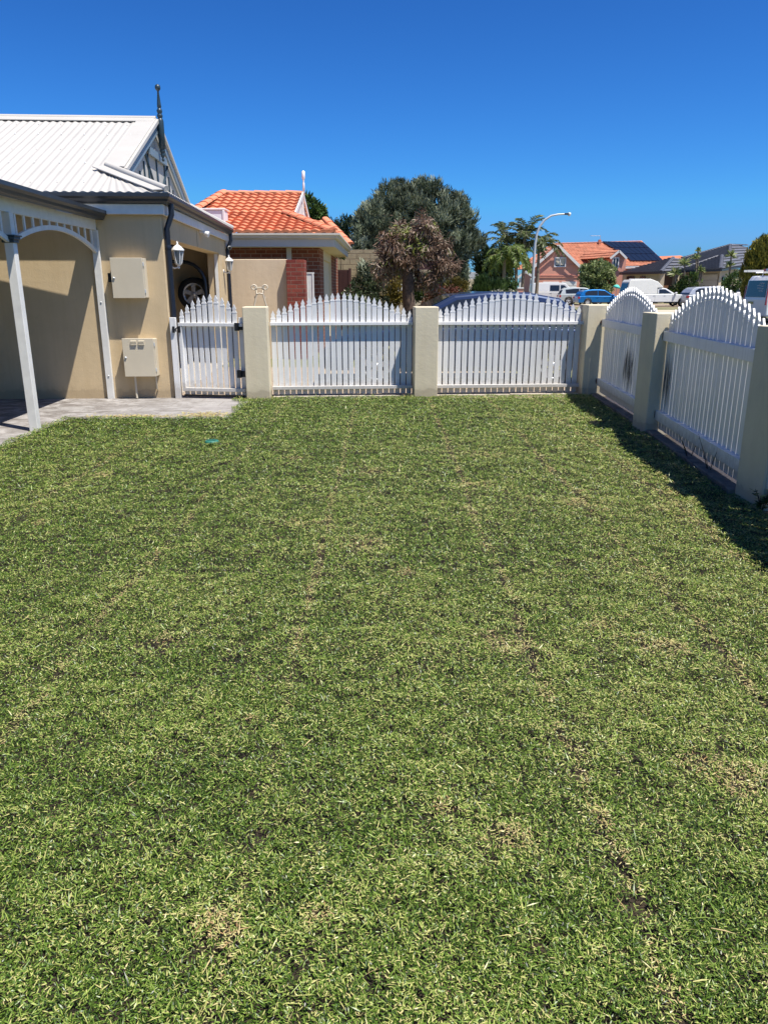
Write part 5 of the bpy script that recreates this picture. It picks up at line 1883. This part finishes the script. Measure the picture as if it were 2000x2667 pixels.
t = thing('red_roofed_house', 'distant house with red tiled roof behind the charcoal roof', 'house', (0, 0, 0), 0)
mb = MB()
roof_surface(mb, at(1690, 700, 105), at(1830, 700, 105), at(1716, 668, 110), at(1772, 664, 110), 'tile', 0.45, 0.4)
mb.build('roof', M['tilered'], t, recalc=False)
a_, b_ = at(1700, 700, 105.5), at(1820, 700, 105.5)
MB().box(a_.x, b_.x, 105.5, 112, 0, a_.z).build('wall', M['cream2'], t)

# ------------------------------------------------------------------ street lamp
a_ = at(1383, 800, 60)
t = thing('street_lamp', 'tall galvanised street lamp with a curved arm', 'street lamp', (a_.x, 60, 0), 0)
k = 60 / F
zz = lambda v: at(0, v, 60).z
pts = [(0, 0, 0), (0, 0, zz(720)), (0.4 * k, 0, zz(660)), (1 * k, 0, zz(635)), (4 * k, 0, zz(608)), (10 * k, 0, zz(590)), (21 * k, 0, zz(573)), (36 * k, 0, zz(562)), (52 * k, 0, zz(558.5)), (70 * k, 0, zz(557.5))]
MB().tube(pts, [0.13, 0.11, 0.10, 0.095, 0.09, 0.085, 0.08, 0.07, 0.065, 0.06], 10).build('pole', M['galv'], t)
mb = MB()
mb.box(68 * k, 79 * k, -0.13, 0.13, zz(559.5), zz(555))
mb.build('lamp_head', M['gutter'], t, 0.03, 2)
mb = MB()
mb.lathe([(0.0, -0.14), (0.09, -0.10), (0.14, 0.0), (0.12, 0.10), (0.0, 0.12)], 12, (80 * k, 0, zz(558)))
mb.build('lamp_cover', M['clearlens'], t)
# turquoise parasol by the clipped bush
a_ = at(1605, 745, 66)
t = thing('parasol', 'small turquoise parasol beside the clipped round bush', 'parasol', (a_.x, 66, 0), 0)
mb = MB()
mb.lathe([(0.0, 0.28), (0.10, 0.26), (0.26, 0.14), (0.36, 0.0), (0.33, 0.0), (0.23, 0.12), (0.0, 0.24)], 10, (0, 0, a_.z - 0.15), Matrix.Rotation(R(14), 3, 'Y'))
mb.build('canopy', M['turq'], t)
MB().tube([(0, 0, 0), (0, 0, a_.z + 0.1)], 0.02, 6).build('pole', M['galv'], t)


# ------------------------------------------------------------------ cars
PRO = {
    'hatch': dict(belt=[(-.49, .58), (-.30, .61), (0, .60), (.24, .60)], nose=[(.40, .56), (.475, .46), (.50, .33), (.495, .20)], tail=[(-.495, .20), (-.50, .36), (-.49, .58)],
                  roof=[(-.475, .60), (-.42, .84), (-.36, .95), (-.22, .995), (-.05, 1.0), (.06, .965), (.255, .60)],
                  win=[[(-.36, .64), (-.36, .80), (-.30, .90), (-.16, .93), (-.10, .935), (-.10, .64)], [(-.085, .64), (-.085, .935), (.04, .915), (.19, .64)]],
                  wheels=(-.30, .31), ws=[(.255, .60), (.06, .965)], rw=[(-.475, .60), (-.40, .88)]),
    'suv': dict(belt=[(-.49, .60), (-.2, .62), (.24, .62)], nose=[(.42, .58), (.485, .48), (.50, .34), (.49, .20)], tail=[(-.49, .20), (-.50, .40), (-.49, .60)],
                roof=[(-.485, .60), (-.44, .86), (-.38, .97), (-.2, 1.0), (0, .985), (.07, .95), (.25, .61)],
                win=[[(-.37, .66), (-.38, .86), (-.2, .92), (-.1, .925), (-.1, .66)], [(-.085, .66), (-.085, .92), (.05, .90), (.18, .66)]],
                wheels=(-.31, .31), ws=[(.25, .61), (.07, .95)], rw=[(-.485, .62), (-.43, .88)]),
    'van': dict(belt=[(-.49, .58), (.3, .58)], nose=[(.44, .50), (.49, .40), (.50, .26), (.49, .16)], tail=[(-.49, .16), (-.50, .35), (-.49, .58)],
                roof=[(-.49, .58), (-.485, .90), (-.46, .98), (-.3, 1.0), (.1, .995), (.18, .96), (.345, .575)],
                win=[[(-.12, .62), (-.12, .88), (.06, .88), (.06, .62)], [(.085, .62), (.085, .89), (.15, .88), (.28, .62)]],
                wheels=(-.30, .32), ws=[(.345, .575), (.18, .96)], rw=[(-.49, .62), (-.487, .88)]),
    'sedan': dict(belt=[(-.49, .60), (-.33, .645), (.24, .63)], nose=[(.42, .57), (.485, .46), (.50, .33), (.49, .18)], tail=[(-.49, .18), (-.50, .42), (-.49, .60)],
                  roof=[(-.36, .645), (-.22, .93), (-.12, .99), (-.02, 1.0), (.06, .97), (.25, .63)],
                  win=[[(-.28, .68), (-.20, .89), (-.06, .93), (-.06, .68)], [(-.045, .68), (-.045, .93), (.05, .91), (.18, .68)]],
                  wheels=(-.31, .31), ws=[(.25, .63), (.06, .97)], rw=[(-.36, .645), (-.22, .93)]),
    'wagon': dict(belt=[(-.49, .60), (-.2, .63), (.22, .63)], nose=[(.42, .56), (.485, .46), (.50, .33), (.49, .18)], tail=[(-.49, .18), (-.50, .42), (-.49, .60)],
                  roof=[(-.47, .62), (-.33, .93), (-.22, .99), (-.08, 1.0), (.04, .965), (.26, .63)],
                  win=[[(-.38, .68), (-.30, .88), (-.14, .93), (-.07, .935), (-.07, .68)], [(-.05, .68), (-.05, .935), (.03, .915), (.18, .68)]],
                  wheels=(-.31, .31), ws=[(.26, .63), (.04, .965)], rw=[(-.47, .63), (-.33, .92)]),
    'ute': dict(belt=[(-.49, .46), (.16, .47)], nose=[(.40, .43), (.48, .36), (.50, .26), (.49, .16)], tail=[(-.49, .16), (-.50, .30), (-.49, .46)],
                roof=[(-.05, .47), (-.05, .66), (-.02, .69), (.04, .69), (.08, .67), (.22, .465)],
                win=[[(-.03, .49), (-.03, .64), (.06, .64), (.16, .49)]],
                wheels=(-.30, .33), ws=[(.22, .465), (.08, .67)], rw=[(-.05, .50), (-.05, .64)]),
}


def car(kind, label, L, W, Hh, paint, loc, rz, cat='car', name='parked_car', wr=0.32, group='cars parked across the street', mirror=True, black_rim=False, rails=False):
    d = PRO[kind]
    t = thing(name, label, cat, loc, rz, group)
    X = lambda q: (q[0] * L, q[1] * Hh)
    # lower body outline with wheel arches
    wx = [d['wheels'][0] * L, d['wheels'][1] * L]
    zb = d['tail'][0][1] * Hh
    out = [X(q) for q in d['tail']] + [X(q) for q in d['belt'][1:]] + [X(q) for q in d['nose']]
    R_ = wr * 1.14
    for w in reversed(wx):
        a0 = math.asin(max(-1, min(1, (zb - wr) / R_)))
        arc = [(w + R_ * math.cos(a), wr + R_ * math.sin(a)) for a in [a0 + (math.pi - 2 * a0) * i / 10 for i in range(11)]]
        out += arc
    mb = MB()

    def two(poly, yf):
        n = len(poly)
        vs = [(x, yf(z), z) for x, z in poly] + [(x, -yf(z), z) for x, z in poly]
        fs = [tuple(range(n)), tuple(range(2 * n - 1, n - 1, -1))] + [(i, n + i, n + (i + 1) % n, (i + 1) % n) for i in range(n)]
        mb.add(vs, fs)
    two(out, lambda z: W / 2)
    zb0 = min(q[1] for q in d['roof']) * Hh
    tw = lambda z: W / 2 * (0.97 - 0.20 * max(0, (z - zb0)) / (Hh - zb0)) if kind != 'van' else W / 2 * (0.98 - 0.10 * max(0, (z - zb0)) / (Hh - zb0))
    two([X(q) for q in d['roof']], tw)
    mb.build('body', paint, t, 0.045, 3)
    # glass
    for wq in d['win']:
        for sg in (1, -1):
            m_ = MB()
            P_ = [X(q) for q in wq]
            m_.add([(x, sg * (tw(z) + 0.006), z) for x, z in P_], [tuple(range(len(P_)))])
            o = m_.build('side_window', M['glass'], t, recalc=False)
            s = o.modifiers.new('thickness', 'SOLIDIFY')
            s.thickness = 0.012
    for nm, pr, sg in (('windscreen', d['ws'], 1), ('rear_window', d['rw'], -1)):
        (x0, z0), (x1, z1) = X(pr[0]), X(pr[1])
        dx, dz = x1 - x0, z1 - z0
        l_ = math.hypot(dx, dz)
        nx, nz = (dz / l_, -dx / l_)
        if nx * sg < 0:
            nx, nz = -nx, -nz
        q0 = (x0 + dx * 0.06 + nx * 0.008, z0 + dz * 0.06 + nz * 0.008)
        q1 = (x0 + dx * 0.94 + nx * 0.008, z0 + dz * 0.94 + nz * 0.008)
        m_ = MB()
        w0, w1 = tw(q0[1]) * 0.93, tw(q1[1]) * 0.91
        m_.prism([(q0[0], -w0, q0[1]), (q0[0], w0, q0[1]), (q1[0], w1, q1[1]), (q1[0], -w1, q1[1])], (nx * 0.006, 0, nz * 0.006))
        m_.build(nm, M['glass'], t)
    ty, ri = wheel_mesh(wr, 0.20)
    first = True
    for w in wx:
        for sg in (1, -1):
            e = bpy.data.objects.new('wheel', None)
            COL.objects.link(e)
            e.parent = t
            e.location = (w, sg * (W / 2 - 0.105), wr)
            e.rotation_euler = (0, 0, 0 if sg > 0 else math.pi)
            if first:
                o1, o2 = ty.build('tyre', M['tyre'], e), ri.build('rim', M['black'] if black_rim else M['alloy'], e)
                first = False
            else:
                p1_, p2_ = o1.copy(), o2.copy()
                for p in (p1_, p2_):
                    COL.objects.link(p)
                    p.parent = e
    for sg in (1, -1):
        MB().box(0.455 * L, 0.487 * L, sg * W * 0.30, sg * W * 0.46, 0.40 * Hh, 0.47 * Hh).build('headlight', M['clearlens'], t, 0.012, 2)
        MB().box(-0.504 * L, -0.47 * L, sg * W * 0.36, sg * W * 0.503, 0.44 * Hh, 0.56 * Hh).build('tail_light', M['redlens'], t, 0.012, 2)
        MB().box(0.20 * L, 0.20 * L + 0.16, sg * (W / 2 - 0.03), sg * (W / 2 + 0.16), d['ws'][0][1] * Hh + 0.01, d['ws'][0][1] * Hh + 0.14).build('wing_mirror', paint, t, 0.03, 3)
        for dxh in (-0.10, 0.06):
            MB().box(dxh * L - 0.09, dxh * L + 0.05, sg * (W / 2 + 0.001), sg * (W / 2 + 0.022), d['belt'][0][1] * Hh - 0.10, d['belt'][0][1] * Hh - 0.075).build('door_handle', paint, t)
        if rails:
            m_ = MB()
            m_.tube([(-.34 * L, sg * W * .36, .955 * Hh), (-.25 * L, sg * W * .375, 1.005 * Hh), (-.08 * L, sg * W * .38, 1.025 * Hh), (.02 * L, sg * W * .375, .99 * Hh)], 0.016, 8)
            m_.build('roof_rail', M['alloy'], t)
    # sill, door gaps and bumper strips in dark plastic
    m_ = MB()
    for sg in (1, -1):
        m_.box(wx[0] + R_, wx[1] - R_, sg * (W / 2 - 0.04), sg * (W / 2 + 0.004), zb - 0.02, zb + 0.05)
        for gx_ in (-0.09, 0.17, -0.26):
            if gx_ > -0.2 or kind in ('hatch', 'suv', 'sedan', 'wagon'):
                m_.box(gx_ * L, gx_ * L + 0.012, sg * (W / 2 - 0.01), sg * (W / 2 + 0.002), zb + 0.06, d['belt'][0][1] * Hh - 0.02)
    m_.build('sill_trim', M['black'], t)
    return t


P_navy = car_paint('navy_paint', (0.020, 0.030, 0.075), 0.5, 0.25)
P_silverblue = car_paint('blue_silver_paint', (0.055, 0.078, 0.14), 0.55, 0.2)
P_blue = car_paint('bright_blue_paint', (0.006, 0.17, 0.46), 0.45, 0.3)
P_white = car_paint('white_paint_car', (0.80, 0.80, 0.78), 0.0, 0.35)
P_pearl = car_paint('pearl_grey_paint', (0.55, 0.60, 0.58), 0.2, 0.3)
P_silver = car_paint('silver_paint', (0.46, 0.48, 0.52), 0.25, 0.3)
P_dblue = car_paint('dark_blue_paint', (0.012, 0.03, 0.06), 0.4, 0.25)

car('wagon', 'navy blue car parked just behind the white picket fence', 4.45, 1.78, 1.43, P_silverblue, (1.22, 12.75, 0), R(183), rails=False, wr=0.32, group='cars standing near the fence')
car('sedan', 'low dark blue car mostly hidden beyond the navy car', 4.1, 1.7, 1.27, P_dblue, (3.72, 20.6, 0), R(-4), group='cars standing near the fence')
a_ = at(1446, 790, 71)
car('van', 'white van with dark windows parked before the pink house garage', 4.6, 1.85, 1.86, P_white, (a_.x, 71.5, 0), R(-6), cat='van', name='parked_van')
a_ = at(1522, 790, 67)
car('suv', 'pale grey and black compact SUV nose hidden behind the bright blue hatchback', 4.1, 1.75, 1.46, P_pearl, (a_.x, 68, 0), R(-5))
a_ = at(1563, 790, 64)
car('hatch', 'bright blue hatchback parked across the street', 3.9, 1.66, 1.30, P_blue, (a_.x, 64.5, 0), R(2), wr=0.28)
# ute with canopy
a_ = at(1712, 790, 62)
ut = car('ute', 'white ute with tall white canopy on its tray', 5.35, 1.85, 2.05, P_white, (a_.x, 62.5, 0), R(3), cat='ute', name='parked_ute')
m_ = MB()
for sg in (0,):
    poly = [(-2.74, 0.95), (-2.74, 1.05), (-2.58, 1.86), (-2.46, 2.03), (-0.78, 2.06), (-0.28, 1.88), (0.12, 1.52), (0.10, 1.43), (-0.31, 1.41), (-0.31, 0.95)]
    n_ = len(poly)
    vs = [(x, 0.90 - 0.08 * max(0, z - 1.0), z) for x, z in poly] + [(x, -0.90 + 0.08 * max(0, z - 1.0), z) for x, z in poly]
    m_.add(vs, [tuple(range(n_)), tuple(range(2 * n_ - 1, n_ - 1, -1))] + [(i, n_ + i, n_ + (i + 1) % n_, (i + 1) % n_) for i in range(n_)])
m_.build('canopy', M['offwhite'], ut, 0.05, 3)
m_ = MB()
m_.box(-2.1, -0.8, 0.55, 0.62, 2.06, 2.11)
m_.box(-2.1, -0.8, -0.62, -0.55, 2.06, 2.11)
m_.build('roof_rack', M['white'], ut)
m_ = MB()
m_.prism([(-2.725, -0.72, 1.15), (-2.725, 0.72, 1.15), (-2.61, 0.68, 1.75), (-2.61, -0.68, 1.75)], (-0.02, 0, 0.004))
m_.build('canopy_window', M['glass'], ut)
a_ = at(1868, 790, 60)
car('hatch', 'silver grey hatchback parked right of the white ute', 4.5, 1.78, 1.52, P_silver, (a_.x, 61.5, 0), R(4), wr=0.31)
a_ = at(1905, 780, 68)
car('sedan', 'white sedan roof showing above the silver hatchback', 4.6, 1.8, 1.62, P_white, (a_.x, 69, 0), R(4))

# white service van at the right edge, seen from its rear corner
a_ = at(1990, 780, 31)
sv = thing('service_van', 'white work van with ladder rack and red lights at the right edge', 'van', (17.6, 32.0, 0), R(1))
Lv, Wv, Hv = 4.9, 1.95, 1.93
m_ = MB()
prof = [(-2.45, 0.35), (-2.47, 1.0), (-2.40, 1.75), (-2.28, 1.93), (0.4, 1.95), (0.8, 1.88), (1.55, 1.15), (2.3, 0.98), (2.45, 0.75), (2.43, 0.35)]
yw = lambda z: Wv / 2 * (1 - 0.09 * max(0, z - 1.0) / 0.95)
n_ = len(prof)
m_.add([(x, yw(z), z) for x, z in prof] + [(x, -yw(z), z) for x, z in prof], [tuple(range(n_)), tuple(range(2 * n_ - 1, n_ - 1, -1))] + [(i, n_ + i, n_ + (i + 1) % n_, (i + 1) % n_) for i in range(n_)])
m_.build('body', P_white, sv, 0.07, 3)
m_ = MB()
rx = lambda z: -2.47 + 0.07 * (z - 1.0) / 0.75
m_.prism([(rx(1.10) - 0.012, -0.80, 1.10), (rx(1.10) - 0.012, 0.80, 1.10), (rx(1.74) - 0.012, 0.74, 1.74), (rx(1.74) - 0.012, -0.74, 1.74)], (-0.012, 0, 0.001))
rw = m_.build('rear_window', M['glass'], sv)
m_ = MB()                                             # white script lettering, too small to read
for row, (z, w_) in enumerate(((1.60, 0.42), (1.50, 0.56), (1.40, 0.50), (1.31, 0.36))):
    for k in range(int(w_ / 0.055)):
        y = -0.52 + k * 0.055 + random.uniform(-0.01, 0.01)
        hh = random.choice((0.03, 0.045, 0.06))
        zt = z + 0.02 * k / 6
        m_.bar((rx(zt) - 0.0275, y, zt), (rx(zt + hh) - 0.0275, y - 0.03, zt + hh), 0.004, 0.014, (0, 1, 0))
m_.build('lettering', M['white'], rw)
for sg in (1, -1):
    m_ = MB()
    m_.prism([(-2.475, sg * 0.90, 0.80), (-2.475, sg * 0.985, 0.80), (-2.43, sg * 0.935, 1.55), (-2.43, sg * 0.88, 1.55)], (-0.02, 0, 0))
    m_.build('tail_light', M['redlens'], sv)
    m_ = MB()
    m_.add([(x, sg * (yw(z) + 0.006), z) for x, z in ((0.5, 1.2), (0.5, 1.7), (0.85, 1.7), (1.35, 1.2))], [(0, 1, 2, 3)])
    m_.build('side_window', M['glass'], sv, recalc=False)
    for w in (-1.5, 1.6):
        e = bpy.data.objects.new('wheel', None)
        COL.objects.link(e)
        e.parent = sv
        e.location = (w, sg * (Wv / 2 - 0.10), 0.33)
        e.rotation_euler = (0, 0, 0 if sg > 0 else math.pi)
        ty, ri = wheel_mesh(0.33, 0.22)
        ty.build('tyre', M['tyre'], e)
        ri.build('rim', M['alloy'], e)
MB().box(-2.50, -2.472, 0.10, 0.48, 0.83, 0.92).build('number_plate', M['amber'], sv)
m_ = MB()
for sg in (-0.75, 0.75):
    m_.tube([(-2.2, sg, 2.06), (1.0, sg, 2.06)], 0.025, 8)
    for x in (-1.9, -0.4, 0.7):
        m_.tube([(x, sg, 1.90), (x, sg, 2.06)], 0.018, 6)
for x in (-1.9, -0.4, 0.7):
    m_.tube([(x, -0.75, 2.06), (x, 0.75, 2.06)], 0.02, 6)
m_.build('roof_rack', M['alloy'], sv)
m_ = MB()
for y in (0.35, 0.65):
    m_.bar((-2.75, y, 2.12), (0.9, y, 2.12), 0.03, 0.08)
for k in range(12):
    m_.tube([(-2.6 + k * 0.29, 0.35, 2.12), (-2.6 + k * 0.29, 0.65, 2.12)], 0.014, 6)
tag(m_.build('ladder', M['offwhite'], None), 'pale ladder lying on the roof rack of the work van', 'ladder')
lad = bpy.data.objects['ladder']
lad.location = sv.location
lad.rotation_euler = sv.rotation_euler
m_ = MB()
m_.box(-2.2, -2.05, -0.55, 0.15, 2.085, 2.19)
m_.build('light_bar', M['redlens'], sv, 0.02, 2)
m_ = MB()
m_.box(-2.215, -2.04, -0.28, -0.08, 2.08, 2.195)
m_.build('light_bar_centre', M['clearlens'], sv, 0.02, 2)
